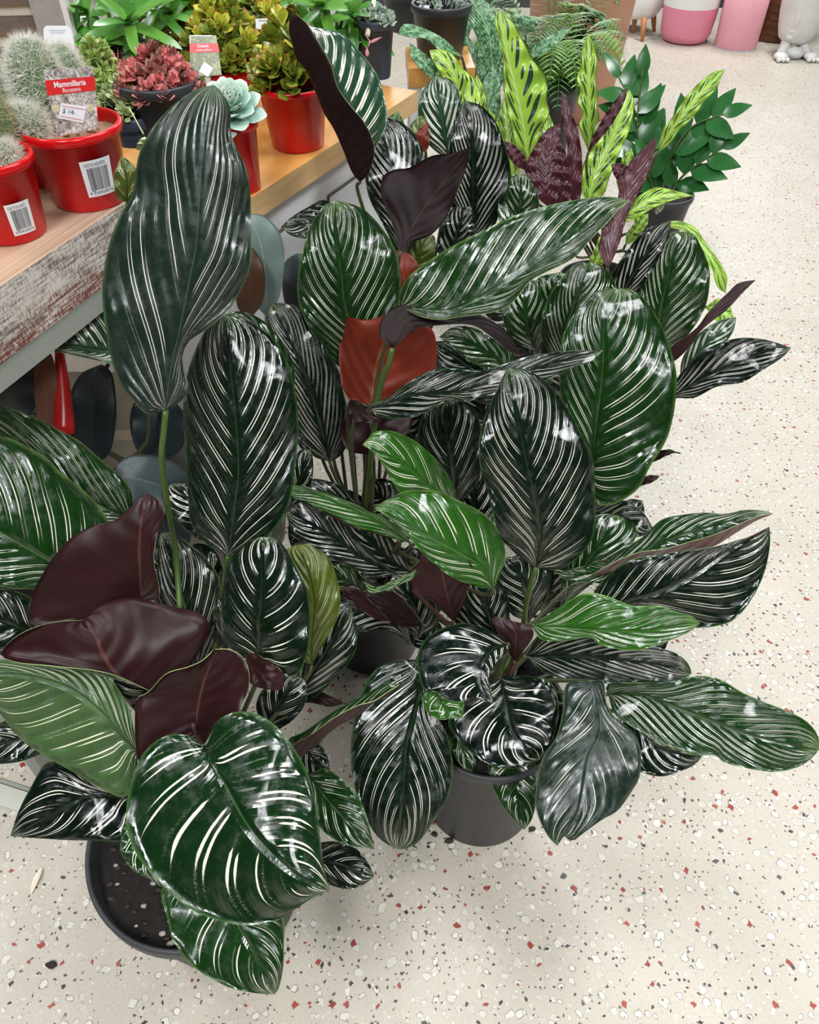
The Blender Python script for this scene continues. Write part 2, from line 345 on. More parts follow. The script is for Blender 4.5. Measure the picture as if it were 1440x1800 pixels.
def edged(name, a, b, ed, thr=0.62, rough=0.3, tipc=None):
    s = NT(name); u1 = uvn(s, 'uv')
    au = s.f('ABSOLUTE', s.f('SUBTRACT', s.f('MULTIPLY', u1[0], 2.0), 1.0))
    k = s.f('MAXIMUM', s.f('MULTIPLY', au, s.f('ADD', u1[1], 0.15)), s.f('SUBTRACT', s.f('MULTIPLY', u1[1], 1.25), 0.25))
    f = s.f('DIVIDE', s.f('SUBTRACT', k, thr), 0.22, clamp=True)
    c = s.mix(s.noise(s.obj(), 30.0, 3), a, b)
    c = s.mix(f, c, ed)
    return s.set(c, rough, 0.5)
M['crassula'] = edged('crassula_leaf', (0.10, 0.20, 0.02), (0.30, 0.38, 0.04), (0.40, 0.14, 0.03), 0.80)
M['crassyellow'] = edged('crassula_new_leaf', (0.42, 0.50, 0.05), (0.66, 0.66, 0.09), (0.62, 0.24, 0.05), 0.78)
M['echeveria'] = edged('echeveria_leaf', (0.30, 0.50, 0.42), (0.46, 0.66, 0.56), (0.66, 0.72, 0.62), 0.75, 0.5)
M['strap'] = edged('strap_leaf', (0.035, 0.15, 0.02), (0.10, 0.32, 0.04), (0.10, 0.25, 0.03), 0.8, 0.25)
M['strappale'] = edged('strap_leaf_pale', (0.08, 0.25, 0.03), (0.18, 0.42, 0.07), (0.10, 0.28, 0.04), 0.8, 0.25)
M['fittonia'] = edged('fittonia_leaf', (0.62, 0.12, 0.13), (0.80, 0.34, 0.32), (0.16, 0.10, 0.04), 0.74, 0.4)
M['fittdark'] = edged('fittonia_leaf_dark', (0.20, 0.06, 0.05), (0.42, 0.16, 0.14), (0.12, 0.09, 0.03), 0.7, 0.4)
M['string'] = plain('string_leaf', (0.36, 0.44, 0.36), 0.45, var=0.5, scale=70)
M['fern'] = plain('fern_green', (0.05, 0.17, 0.02), 0.4, var=0.7, scale=14)
M['fernlite'] = plain('fern_light', (0.15, 0.30, 0.05), 0.4, var=0.5, scale=14)
M['cactusbody'] = plain('cactus_green', (0.10, 0.17, 0.07), 0.6, var=0.4, scale=60)
M['spine'] = plain('cactus_spine', (0.80, 0.78, 0.70), 0.6, var=0.1)
M['spinebrown'] = plain('cactus_spine_tan', (0.55, 0.48, 0.28), 0.6, var=0.2)
M['terracotta'] = plain('peach_terracotta', (0.66, 0.36, 0.24), 0.7, var=0.08, scale=8)
M['whiteglaze'] = plain('white_glaze', (0.78, 0.78, 0.76), 0.35, var=0.05)
M['pink'] = plain('pink_glaze', (0.72, 0.24, 0.34), 0.35, var=0.05, scale=5)
M['pinklite'] = plain('pink_ribbed', (0.76, 0.36, 0.42), 0.4, var=0.05, scale=5)
M['legwood'] = plain('oak_leg', (0.42, 0.17, 0.05), 0.45, var=0.3, scale=30)
M['wicker'] = wood('wicker', (0.10, 0.03, 0.012), (0.30, 0.12, 0.045), (0.16, 0.06, 0.02), 0.0, 0.5, 70)
M['stone'] = plain('white_stone', (0.66, 0.65, 0.62), 0.5, var=0.12, scale=18, bump=0.2)
M['charcoal'] = plain('charcoal_wall', (0.045, 0.045, 0.050), 0.6, var=0.2)
M['greybrown'] = plain('grey_brown_line', (0.20, 0.18, 0.15), 0.7)  # grey-brown for the thin line on the head planter
M['floorstrip'] = plain('floor_strip', (0.55, 0.54, 0.48), 0.4, var=0.1)

# ------------------------------------------------------------ mesh helpers
class MB:
    def __init__(s): s.v = []; s.f = []; s.mi = []; s.uv = []
    def add(s, vs, fs, mi=0, uvs=None):
        o = len(s.v); s.v.extend([tuple(map(float, p)) for p in vs])
        for f in fs: s.f.append(tuple(i + o for i in f)); s.mi.append(mi)
        s.uv.extend(uvs if uvs is not None else [(0.5, 0.3)] * len(vs))
    def box(s, c, sx, sy, sz, ax=None, mi=0):
        ax = ax or (Vector((1, 0, 0)), Vector((0, 1, 0)), Vector((0, 0, 1)))
        c = Vector(c); vs = []
        for k in (-.5, .5):
            for j in (-.5, .5):
                for i in (-.5, .5): vs.append(c + ax[0] * (i * sx) + ax[1] * (j * sy) + ax[2] * (k * sz))
        s.add(vs, [(0, 2, 3, 1), (4, 5, 7, 6), (0, 1, 5, 4), (2, 6, 7, 3), (0, 4, 6, 2), (1, 3, 7, 5)], mi)
    def lathe(s, c, prof, n=48, mi=0, rib=0.0, nrib=0, caps=False):
        vs = []
        for r, z in prof:
            for i in range(n):
                a = 2 * math.pi * i / n; rr = r * (1 + rib * math.cos(nrib * a))
                vs.append((c[0] + rr * math.cos(a), c[1] + rr * math.sin(a), c[2] + z))
        fs = []
        for k in range(len(prof) - 1):
            for i in range(n):
                j = (i + 1) % n
                fs.append((k * n + i, k * n + j, (k + 1) * n + j, (k + 1) * n + i))
        s.add(vs, fs, mi)
    def tube(s, pts, r0, r1=None, n=7, mi=0, cap=True):
        pts = [Vector(p) for p in pts]; r1 = r0 if r1 is None else r1; m = len(pts); vs = []
        t = (pts[1] - pts[0]).normalized(); up = Vector((0, 0, 1)) if abs(t.z) < .9 else Vector((1, 0, 0))
        x = t.cross(up).normalized()
        for k, p in enumerate(pts):
            t = (pts[min(k + 1, m - 1)] - pts[max(k - 1, 0)]).normalized()
            x = (x - t * x.dot(t)).normalized(); y = t.cross(x)
            r = r0 + (r1 - r0) * k / (m - 1)
            for i in range(n):
                a = 2 * math.pi * i / n; vs.append(p + x * (r * math.cos(a)) + y * (r * math.sin(a)))
        fs = [(k * n + i, k * n + (i + 1) % n, (k + 1) * n + (i + 1) % n, (k + 1) * n + i) for k in range(m - 1) for i in range(n)]
        if cap: fs.append(tuple(range(n))[::-1]); fs.append(tuple((m - 1) * n + i for i in range(n)))
        s.add(vs, fs, mi)
    def leaflet(s, p, d, up, L, W, T=0.002, prof='pad', bend=0.0, fold=0.0, mi=0, nt=6):
        """closed lens-shaped leaf from p along d, face towards up"""
        p = Vector(p); d = Vector(d).normalized(); up = Vector(up)
        up = (up - d * up.dot(d))
        up = up.normalized() if up.length > 1e-5 else d.orthogonal().normalized()
        sd = d.cross(up); vs = []; uvs = []
        U = (-1, -.5, 0, .5, 1)
        for sgn in (1, -1):
            for k in range(nt + 1):
                t = k / nt
                if prof == 'pad': wd = math.sin(math.pi * min(1, t ** 1.7 * .93 + .035)) ** .8
                elif prof == 'lance': wd = math.sin(math.pi * (t ** .75)) ** .9 if 0 < t < 1 else 0.03
                elif prof == 'strap': wd = min(1, (t * 5) ** .5 + .25) * (1 - t ** 5) ** .6
                else: wd = math.sin(math.pi * min(.97, t * .9 + .07)) ** .7
                wd = max(wd, .04)
                for u in U:
                    q = p + d * (L * t) - up * (bend * L * t * t) + sd * (u * wd * W / 2) + up * (fold * abs(u) * wd * W / 2)
                    q = q + up * (sgn * T / 2 * (1 - u * u) * (wd ** .5))
                    vs.append(q); uvs.append((u / 2 + .5, t))
        fs = []; n5 = 5; off = (nt + 1) * 5
        for k in range(nt):
            for i in range(4):
                a, b, c, e = k * 5 + i, k * 5 + i + 1, (k + 1) * 5 + i + 1, (k + 1) * 5 + i
                fs.append((a, e, c, b)); fs.append((a + off, b + off, c + off, e + off))
        s.add(vs, fs, mi, uvs)
    def ball(s, c, rx, ry=None, rz=None, n=10, m=7, mi=0, jit=0.0):
        ry = ry or rx; rz = rz or rx; vs = []
        for k in range(m + 1):
            th = math.pi * k / m
            for i in range(n):
                a = 2 * math.pi * i / n; j = 1 + R_.uniform(-jit, jit)
                vs.append((c[0] + rx * j * math.sin(th) * math.cos(a), c[1] + ry * j * math.sin(th) * math.sin(a), c[2] + rz * j * math.cos(th)))
        fs = [(k * n + i, (k + 1) * n + i, (k + 1) * n + (i + 1) % n, k * n + (i + 1) % n) for k in range(m) for i in range(n)]
        s.add(vs, fs, mi)
    def build(s, name, mats, parent=None, smooth=True):
        if not isinstance(mats, (list, tuple)): mats = [mats]
        org = Vector(parent['_org']) if parent is not None and '_org' in parent else Vector((0, 0, 0))
        vs = np.array(s.v, dtype=float)
        if parent is None:
            org = Vector((float(vs[:, 0].mean()), float(vs[:, 1].mean()), float(vs[:, 2].min())))
        vs = vs - np.array(org)
        me = bpy.data.meshes.new(name); me.from_pydata(vs.tolist(), [], s.f)
        for m in mats: me.materials.append(m)
        me.polygons.foreach_set('material_index', s.mi)
        me.polygons.foreach_set('use_smooth', [smooth] * len(s.f))
        uvl = me.uv_layers.new(name='uv')
        idx = np.empty(len(me.loops), dtype=int); me.loops.foreach_get('vertex_index', idx)
        uvl.data.foreach_set('uv', np.array(s.uv)[idx].ravel())
        me.validate(); me.update()
        o = bpy.data.objects.new(name, me); C.objects.link(o)
        if parent is not None: o.parent = parent; o['_org'] = tuple(org)
        else: o.location = org; o['_org'] = tuple(org)
        return o
def tag(o, label=None, cat=None, group=None, kind=None):
    for k, v in (('label', label), ('category', cat), ('group', group), ('kind', kind)):
        if v: o[k] = v
    return o
def empty(name, loc, label, cat, group=None):
    o = bpy.data.objects.new(name, None); C.objects.link(o); o.location = tuple(map(float, loc)); o.empty_display_size = .02
    o['_org'] = tuple(map(float, loc)); return tag(o, label, cat, group)
def structure(o): o['kind'] = 'structure'; return o
def text_tris(txt, bold=0.0):
    cu = bpy.data.curves.new('t', 'FONT'); cu.body = txt; cu.size = 1; cu.offset = bold; cu.resolution_u = 3
    ob = bpy.data.objects.new('t', cu); C.objects.link(ob)
    bpy.context.view_layer.update()
    me = bpy.data.meshes.new_from_object(ob.evaluated_get(bpy.context.evaluated_depsgraph_get()))
    vs = np.array([v.co[:2] for v in me.vertices]); fs = [tuple(p.vertices) for p in me.polygons]
    bpy.data.objects.remove(ob); bpy.data.meshes.remove(me); bpy.data.curves.remove(cu)
    vs -= vs.min(0); vs /= vs.max(0)
    return vs, fs
def add_text(mb, txt, fn, x0, y0, x1, y1, mi=0, bold=0.0):
    vs, fs = text_tris(txt, bold)
    mb.add([fn(x0 + a * (x1 - x0), y0 + b * (y1 - y0)) for a, b in vs], fs, mi)
def add_rect(mb, fn, x0, y0, x1, y1, mi=0, nx=1):
    for k in range(nx):
        a = x0 + (x1 - x0) * k / nx; b = x0 + (x1 - x0) * (k + 1) / nx
        mb.add([fn(a, y0), fn(b, y0), fn(b, y1), fn(a, y1)], [(0, 1, 2, 3)], mi)
def quad_fn(c4, off=0.0):
    """c4: 3D corners bottom-left, bottom-right, top-right, top-left"""
    a, b, c, d = [np.array(q, float) for q in c4]
    n = np.cross(b - a, d - a); n /= np.linalg.norm(n)
    return lambda x, y: (a * (1 - x) * (1 - y) + b * x * (1 - y) + c * x * y + d * (1 - x) * y) + n * off
def planar(q):
    """four (x, y, depth): keeps the first three, puts the fourth on their plane"""
    w_ = [P(*v) for v in q]; n = np.cross(w_[1] - w_[0], w_[2] - w_[0]); c0 = np.array([0, 0, CAM_H]); r = w_[3] - c0
    w_[3] = c0 + r * (np.dot(w_[0] - c0, n) / np.dot(r, n)); return w_
def card(mb, c4, th=0.0008, mi=0):
    f0 = quad_fn(c4, 0); f1 = quad_fn(c4, -th)
    q = [f0(0, 0), f0(1, 0), f0(1, 1), f0(0, 1), f1(0, 0), f1(1, 0), f1(1, 1), f1(0, 1)]
    mb.add(q, [(0, 1, 2, 3), (7, 6, 5, 4), (0, 4, 5, 1), (1, 5, 6, 2), (2, 6, 7, 3), (3, 7, 4, 0)], mi)

# ------------------------------------------------------------ structure
mb = MB(); mb.box((0.6, 3.0, -0.05), 9.0, 9.0, 0.1); structure(mb.build('floor', M['terrazzo'], smooth=False))
# wall at the back of the shop, beyond the displayed planters
y0 = onz(1200, 52)[1]
mb = MB(); mb.box((1.3, y0 + 0.65, 0.6), 7.0, 0.1, 1.2); structure(mb.build('wall_back', M['charcoal'], smooth=False))
# metal strip let into the floor, lower left
a = onz(-60, 1378); b = onz(62, 1418); dv = Vector(b - a).normalized(); nv = Vector((-dv.y, dv.x, 0))
mb = MB(); mb.box(tuple((a + b) / 2 + np.array([0, 0, .002])), (Vector(b) - Vector(a)).length + .3, 0.035, 0.006, (dv, nv, Vector((0, 0, 1))))
mb.box(tuple((a + b) / 2 + np.array(nv) * .022 + np.array([0, 0, .002])), (Vector(b) - Vector(a)).length + .3, 0.006, 0.009, (dv, nv, Vector((0, 0, 1))), 1)
structure(mb.build('trim_1', [M['floorstrip'], M['rail']], smooth=False))

# ------------------------------------------------------------ benches
Z1 = 0.855; E = Vector(ex).normalized(); N1 = Vector((-E.y, E.x, 0)); UP = Vector((0, 0, 1))  # N1 points back-left
A0 = Vector(onz(0, 503, Z1)) - E * 0.30; A1 = Vector(onz(232, 352, Z1)) + E * 0.035
Lb = (A1 - A0).length
near = empty('plant_bench', A0 - UP * Z1, 'weathered timber bench with rough sawn edge over a grey metal rail, holding the cactus pots', 'bench')
def board(par, name, A, L, w, zt, th, mats, off=0.0, gap=0.0):
    mb = MB(); c = A + E * (L / 2) + N1 * (off + w / 2) + UP * (zt - A.z - th / 2)
    mb.box(c, L, w, th, (E, N1, UP)); return mb.build(name, mats, par, False)
mb = MB()
c = A0 + E * (Lb / 2) + N1 * 0.09; mb.box(c - UP * 0.045, Lb, 0.18, 0.09, (E, N1, UP))
o = mb.build('front_board', [M['plank'], M['sawn']], near, False)
for p in o.data.polygons:
    if abs(p.normal.z) < 0.5: p.material_index = 1
for k in range(3): board(near, 'top_board', A0, Lb, 0.176, Z1, 0.03, M['plank'], 0.184 + k * 0.18)
mb = MB(); mb.box(A0 + E * (Lb / 2) + N1 * 0.012 - UP * 0.108, Lb, 0.02, 0.036, (E, N1, UP)); mb.build('metal_rail', M['rail'], near, False)
for t, n in ((0.02, 0.03), (Lb - 0.03, 0.68), (0.02, 0.68)):
    mb = MB(); mb.box(A0 + E * t + N1 * n - UP * ((Z1 + 0.126) / 2), 0.035, 0.035, Z1 - 0.126, (E, N1, UP)); mb.build('leg', M['rail'], near, False)

Z2 = 0.765
B0 = Vector(onz(430, 352, Z2)) - E * 0.05
ex2 = Vector(onz(742, 152, Z2) - onz(440, 345, Z2)).normalized(); N2 = Vector((-ex2.y, ex2.x, 0)); B1 = Vector(onz(738, 160, Z2))
L2 = (B1 - B0).length
far = empty('display_bench', B0 - UP * Z2, 'honey coloured timber bench top on a white panelled cabinet behind the tall striped plants', 'bench')
for k in range(4):
    mb = MB(); mb.box(B0 + ex2 * (L2 / 2) + N2 * (0.10 + k * 0.20) - UP * 0.022, L2, 0.198, 0.044, (ex2, N2, UP))
    o = mb.build('top_board', [M['honey'], M['edgeend']], far, False)
    for p in o.data.polygons:
        if abs(p.normal.z) < 0.5: p.material_index = 1
mb = MB(); mb.box(B0 + ex2 * (L2 / 2) + N2 * (0.05 + 0.24) - UP * (0.044 + (Z2 - 0.044) / 2), L2 - 0.04, 0.48, Z2 - 0.044, (ex2, N2, UP))
mb.build('cabinet', M['whitepanel'], far, False)
for t0 in (0.06, 0.40, 0.74):
    mb = MB()
    for (u, v, su, sv) in ((0.14, -0.13, 0.29, 0.005), (0.14, -0.62, 0.29, 0.005), (-0.005, -0.375, 0.005, 0.49), (0.285, -0.375, 0.005, 0.49)):
        mb.box(B0 + ex2 * (t0 + u) + N2 * 0.049 + UP * v, su, 0.006, sv, (ex2, N2, UP))
    mb.build('door_outline', M['groove'], far, False)
sh = empty('display_bench', B1 - UP * Z2 + N2 * 0.1, 'short honey timber shelf under the large black pot behind the bench corner', 'bench')
sx_ = Vector((1, 0.05, 0)).normalized(); sy_ = Vector((-sx_.y, sx_.x, 0)); sc_ = Vector(onz(772, 100, Z2))
mb = MB(); mb.box(sc_ - UP * 0.022, 0.17, 0.20, 0.044, (sx_, sy_, UP)); mb.build('top_board', M['honey'], sh, False)
for i_ in (-.065, .065):
    for j_ in (-.08, .08):
        mb = MB(); mb.box(sc_ + sx_ * i_ + sy_ * j_ - UP * (.044 + (Z2 - .044) / 2), .03, .03, Z2 - .044, (sx_, sy_, UP)); mb.build('leg', M['whitepanel'], sh, False)
# slatted back screen and the galvanised post, upper left
S0 = Vector(onz(-40, 262, Z1)); 
scr = empty('slatted_screen', S0, 'dark timber slat screen with pale gaps behind the cactus pots', 'screen')
Dn = Vector((1, 0.12, 0)).normalized(); Nn = Vector((-Dn.y, Dn.x, 0))
def slat(y_top, y_bot, mat, nm, back=0.0):
    # heights on the vertical plane through the screen
    base = Vector(P(20, 100, 1.62)); base.z = 0
    zt = z_at(np.array(base), y_top); zb = z_at(np.array(base), y_bot)
    mb = MB(); mb.box(base + Nn * back - Dn * 0.16 + UP * ((zt + zb) / 2), 0.50, 0.018, zt - zb, (Dn, Nn, UP)); mb.build(nm, mat, scr, False)
slat(-60, 4, M['slat'], 'slat'); slat(30, 56, M['slat'], 'slat'); slat(84, 130, M['slat'], 'slat'); slat(140, 200, M['slat'], 'slat')
slat(-70, 205, M['paleslat'], 'gap_light_board', 0.0185)  # pale board added, imitates light shining through the slat gaps
base = Vector(P(98, 60, 1.60)); base.z = 0
post = empty('metal_post', base, 'galvanised steel post beside the slatted screen', 'post')
mb = MB(); mb.box(base + UP * 0.85, 0.055, 0.05, 1.7, (Dn, Nn, UP)); mb.build('shaft', M['galv'], post, False)
mb = MB(); mb.box(base + UP * 0.85 + Dn * 0.034, 0.012, 0.030, 1.7, (Dn, Nn, UP)); mb.build('flange', M['whiteglaze'], post, False)
# ------------------------------------------------------------ leaf builder
def spline(pts, n):
    p = np.array(pts, float)
    if len(p) == 2: t = np.linspace(0, 1, n)[:, None]; return p[0] * (1 - t) + p[1] * t
    q = np.vstack([2 * p[0] - p[1], p, 2 * p[-1] - p[-2]]); out = []
    for i in range(len(p) - 1):
        a, b, c, d = q[i], q[i + 1], q[i + 2], q[i + 3]
        t = np.linspace(0, 1, 14, endpoint=False)[:, None]
        out.append(0.5 * ((2 * b) + (c - a) * t + (2 * a - 5 * b + 4 * c - d) * t ** 2 + (3 * b - a - 3 * c + d) * t ** 3))
    s = np.vstack(out + [p[-1:]])
    L = np.concatenate([[0], np.cumsum(np.linalg.norm(np.diff(s[:, :2], axis=0), axis=1))])
    tt = np.linspace(0, L[-1], n)
    return np.stack([np.interp(tt, L, s[:, k]) for k in range(p.shape[1])], 1)
def bez(a, b, c, d, n=12):
    t = np.linspace(0, 1, n)[:, None]
    return (1 - t) ** 3 * a + 3 * (1 - t) ** 2 * t * b + 3 * (1 - t) * t * t * c + t ** 3 * d
LEAFN = [0]
def leaf(pl, base, tip, left, right, mid=None, face='T', top='dark', under='wine', nv=12, lean=0.40, bow=0.02, el=0.0, er=0.0,
         rows=None, rip=0.004, ripk=3.0, pet=None, petm='petiole_dark', petr=0.0032, edge='edge', label=None, name='leaf', crown=True, nt=40, thick=0.0008, mids=1.1):
    """base, tip: (x, y, depth). left/mid/right: image points between them. rows: [(u, [pts], depth offset)] overrides left/mid/right."""
    LEAFN[0] += 1; seed = LEAFN[0]; rr = random.Random(seed)
    base = np.array(base, float); tip = np.array(tip, float)
    if rows is None:
        if mid is None:
            ql = spline([tuple(base[:2])] + list(left) + [tuple(tip[:2])], 31); qr = spline([tuple(base[:2])] + list(right) + [tuple(tip[:2])], 31)
            mid = [tuple((ql[k] + qr[k]) / 2) for k in (8, 15, 22)]
        rows = [(-1, left, el), (0, mid, 0.0), (1, right, er)]
    n = nt + 1; cur = []
    for u, pts, off in rows:
        c = spline([tuple(base[:2])] + [tuple(q[:2]) for q in pts] + [tuple(tip[:2])], n); cur.append((u, c, off))
    us = []
    for k in range(len(cur) - 1):
        m = 8; us += [(k, j / m) for j in range(m)]
    us.append((len(cur) - 2, 1.0)); nu = len(us)
    T = np.linspace(0, 1, n); env = np.sin(np.pi * T) ** 0.6
    G = np.zeros((n, nu, 3)); UV = np.zeros((n, nu, 2)); VN = np.zeros((n, nu, 2))
    K = [np.column_stack([c, off * env]) for _, c, off in cur]; Uc = [u for u, _, _ in cur]
    def cr(a, b, c, d, t): return 0.5 * ((2 * b) + (c - a) * t + (2 * a - 5 * b + 4 * c - d) * t * t + (3 * b - a - 3 * c + d) * t ** 3)
    nve = nv * (.8 if nv >= 13 else .68)
    ph = rr.uniform(0, 6.28); k1 = ripk * rr.uniform(.8, 1.25)
    for j, (k, t) in enumerate(us):
        b, c = K[k], K[k + 1]; a = K[k - 1] if k > 0 else 2 * b - c; d = K[k + 2] if k + 2 < len(K) else 2 * c - b
        q = cr(a, b, c, d, t); lin = b * (1 - t) + c * t
        q = q * 0.7 + lin * 0.3
        u = Uc[k] * (1 - t) + Uc[k + 1] * t
        dd = base[2] * (1 - T) + tip[2] * T + q[:, 2] - bow * env
        dd = dd + rip * np.sin(2 * np.pi * k1 * T + ph + (1.3 if u > 0 else 0)) * abs(u) ** 2 * env
        x = q[:, 0]; y = q[:, 1]
        aa = (x - 720) / FPX * dd; bb = (900 - y) / FPX * dd
        G[:, j, 0] = aa; G[:, j, 1] = dd * SC + bb * SS; G[:, j, 2] = CAM_H - dd * SS + bb * SC
        UV[:, j, 0] = u / 2 + .5; UV[:, j, 1] = T
        VN[:, j, 0] = nve * (T - lean * abs(u) ** mids) + 20; VN[:, j, 1] = (seed * 0.137) % 1.0
    G[..., 2] = np.maximum(G[..., 2], 0.012)
    # which way the first span faces
    s0 = 0.0; jj = 8
    for k in range(len(cur) - 1):
        pass
    a0 = np.vstack([K[0][:, :2], K[1][::-1, :2]]); xx, yy = a0[:, 0], a0[:, 1]
    area2 = np.sum(xx * np.roll(yy, -1) - np.roll(xx, -1) * yy)
    front = area2 > 0     # image y points down
    # grid faces (t,u): orientation (i,j)->(i+1,j)->(i+1,j+1)->(i,j+1) follows base->tip then left->right
    want_top = (face == 'T')
    flip = (front != want_top)
    g = G.reshape(-1, 3)
    du = np.gradient(G, axis=1); dt = np.gradient(G, axis=0); nr = np.cross(dt, du)
    nr /= np.maximum(np.linalg.norm(nr, axis=2, keepdims=True), 1e-9)
    if flip: nr = -nr
    # check sign against view for the first span
    midp = G[n // 2, 4]; view = np.array([0, 0, CAM_H]) - midp
    if (np.dot(nr[n // 2, 4], view) > 0) != want_top: nr = -nr
    g2 = (G - nr * thick).reshape(-1, 3)
    q0 = np.cross(G[n // 2 + 1, 4] - G[n // 2, 4], G[n // 2, 5] - G[n // 2, 4])
    same = np.dot(q0, nr[n // 2, 4]) > 0
    fs = []; mi = []
    for i in range(n - 1):
        for j in range(nu - 1):
            a, b, c, d = i * nu + j, (i + 1) * nu + j, (i + 1) * nu + j + 1, i * nu + j + 1
            f = (a, b, c, d) if same else (a, d, c, b)
            fs.append(f); mi.append(0); o = n * nu
            fs.append(tuple(k + o for k in f[::-1])); mi.append(1)
    o = n * nu
    for i in range(n - 1):
        for j in (0, nu - 1):
            a, b = i * nu + j, (i + 1) * nu + j
            fs.append((a, b, b + o, a + o)); mi.append(2)
    lm = np.linalg.norm(np.diff(G[:, nu // 2], axis=0), axis=1).sum() / max(nve, 1)
    SZ = np.zeros((n, nu, 2)); SZ[..., 0] = min(1.3, lm / 0.030)
    par = pl['root']; org = np.array(par['_org'])
    me = bpy.data.meshes.new(name); me.from_pydata((np.vstack([g, g2]) - org).tolist(), [], fs)
    for m in (M[top], M[under], M[edge]): me.materials.append(m)
    me.polygons.foreach_set('material_index', mi); me.polygons.foreach_set('use_smooth', [True] * len(fs))
    idx = np.empty(len(me.loops), dtype=int); me.loops.foreach_get('vertex_index', idx)
    for nm, arr in (('uv', UV), ('vein', VN), ('rib', SZ)):
        l = me.uv_layers.new(name=nm); aa = np.vstack([arr.reshape(-1, 2)] * 2); l.data.foreach_set('uv', aa[idx].ravel())
    me.update()
    ob = bpy.data.objects.new(name, me); C.objects.link(ob); ob.parent = par; ob['_org'] = tuple(org)
    if label is None and face == 'U': label = 'wine coloured leaf underside' if under in ('wine', 'black') else 'leaf showing its %s underside' % under
    if label: ob['label'] = label
    # petiole
    if crown:
        b0 = G[0, nu // 2]; dirn = b0 - G[2, nu // 2]; dirn /= max(np.linalg.norm(dirn), 1e-6)
        cr0 = np.array(pl['crown']) + np.array([rr.uniform(-1, 1), rr.uniform(-1, 1), 0]) * pl['cr'] * .35
        start = b0
        pts = [np.array(b0)]
        if pet:
            route = [P(*q) for q in pet]; sp = spline([tuple(b0)] + [tuple(q) for q in route], 14); pts = list(sp); start = sp[-1]
            dirn = sp[-1] - sp[-3]; dirn /= max(np.linalg.norm(dirn), 1e-6)
        L = np.linalg.norm(start - cr0)
        down = np.array([0, 0, -1.0]); dd_ = dirn * .22 + down * .3
        bz = bez(np.array(start), start + dd_ * L * .35, cr0 + np.array([0, 0, L * .45]), cr0, 12)
        pts += [b for b in bz[1:]]
        mbp = MB(); mbp.tube(pts, petr, petr * 1.25, 7)
        po = mbp.build('petiole', M[petm], ob)
    return ob
def plant(name, loc, label, group, cat='potted plant', r_rim=0.11, r_base=0.085, h=0.2, mat='blackpot', soil=True, crown_r=0.05, stones=30, rimh=0.022):
    root = empty(name, (loc[0], loc[1], loc[2]), label, cat, group)
    pot(root, loc, r_rim, r_base, h, mat, rimh=rimh)
    if soil: soil_disc(root, loc, r_rim, h, stones)
    return dict(root=root, crown=(loc[0], loc[1], loc[2] + h - 0.02), cr=crown_r)
def pot(root, loc, r, rb, h, mat, rimh=0.02, rimw=0.006, nm='pot', ribn=0, rib=0.0):
    mb = MB(); t = 0.003
    prof = [(0.0, 0.0005), (rb * .96, 0.0005), (rb, 0.004), (rb + (r - rb) * .82, h - rimh), (r - .001, h - rimh), (r + rimw * .4, h - rimh + .003), (r + rimw * .5, h - .003), (r + rimw * .2, h), (r - t, h), (r - t - .001, h - .004),
            (rb + (r - rb) * .8 - t, h - rimh * 1.6), (rb - t, 0.008), (0.0, 0.008)]
    mb.lathe(loc, prof, 64, rib=rib, nrib=ribn)
    return mb.build(nm, M[mat], root)
def soil_disc(root, loc, r, h, stones=20, mat='soil', stonem='perlite', depth=0.028):
    mb = MB(); n = 24; vs = [(loc[0], loc[1], loc[2] + h - depth + .006)]; fs = []
    for k in range(1, 7):
        for i in range(n):
            a = 2 * math.pi * i / n; rr = (r - .006) * k / 6
            vs.append((loc[0] + rr * math.cos(a), loc[1] + rr * math.sin(a), loc[2] + h - depth + R_.uniform(-.003, .004)))
    for i in range(n): fs.append((0, 1 + i, 1 + (i + 1) % n))
    for k in range(5):
        for i in range(n):
            j = (i + 1) % n; fs.append((1 + k * n + i, 1 + (k + 1) * n + i, 1 + (k + 1) * n + j, 1 + k * n + j))
    mb.add(vs, fs, 0)
    for _ in range(stones):
        a = R_.uniform(0, 6.28); rr = (r - .015) * math.sqrt(R_.random()); s = R_.uniform(.002, .0065); stm = 1 if R_.random() < .16 or mat != 'soil' else 2
        mb.ball((loc[0] + rr * math.cos(a), loc[1] + rr * math.sin(a), loc[2] + h - depth + .003), s, s * .7, s * .6, 7, 5, stm, .25)
    return mb.build('potting_mix', [M[mat], M[stonem], M['bark']], root)
# ------------------------------------------------------------ the striped calatheas
GC = 'potted pinstripe plants standing on the terrazzo floor'
ca = onz(350, 1462, 0.24)
PA = plant('potted_pinstripe_plant', (ca[0], ca[1], 0), 'pinstripe plant in a wide black pot, frontmost on the terrazzo, with burgundy undersides', GC, r_rim=0.156, r_base=0.118, h=0.24, mat='darkpot', crown_r=0.06, stones=260, rimh=0.03)
cb = onz(848, 1490) + np.array([0, .098, 0]); hb = z_at(np.array([cb[0], cb[1] - .116, 0]), 1368)
PB = plant('potted_pinstripe_plant', (cb[0], cb[1], 0), 'pinstripe plant in a charcoal pot at the front right, leaves reaching over the floor', GC, r_rim=0.116, r_base=0.098, h=hb, mat='darkpot', stones=90, crown_r=0.05)
cc = onz(655, 1190) + np.array([0, .095, 0])
PC = plant('potted_pinstripe_plant', (cc[0], cc[1], 0), 'pinstripe plant in a black pot at the centre, with the leaf coloured backlit red', GC, r_rim=0.112, r_base=0.092, h=0.185, mat='nightpot', crown_r=0.05)
cd_ = onz(1020, 880)
PD = plant('potted_pinstripe_plant', (cd_[0], cd_[1], 0), 'pinstripe plant at the right behind the front ones, with the largest rounded upright leaf', GC, r_rim=0.11, r_base=0.085, h=0.2, mat='blackpot')
ce = onz(130, 1085)
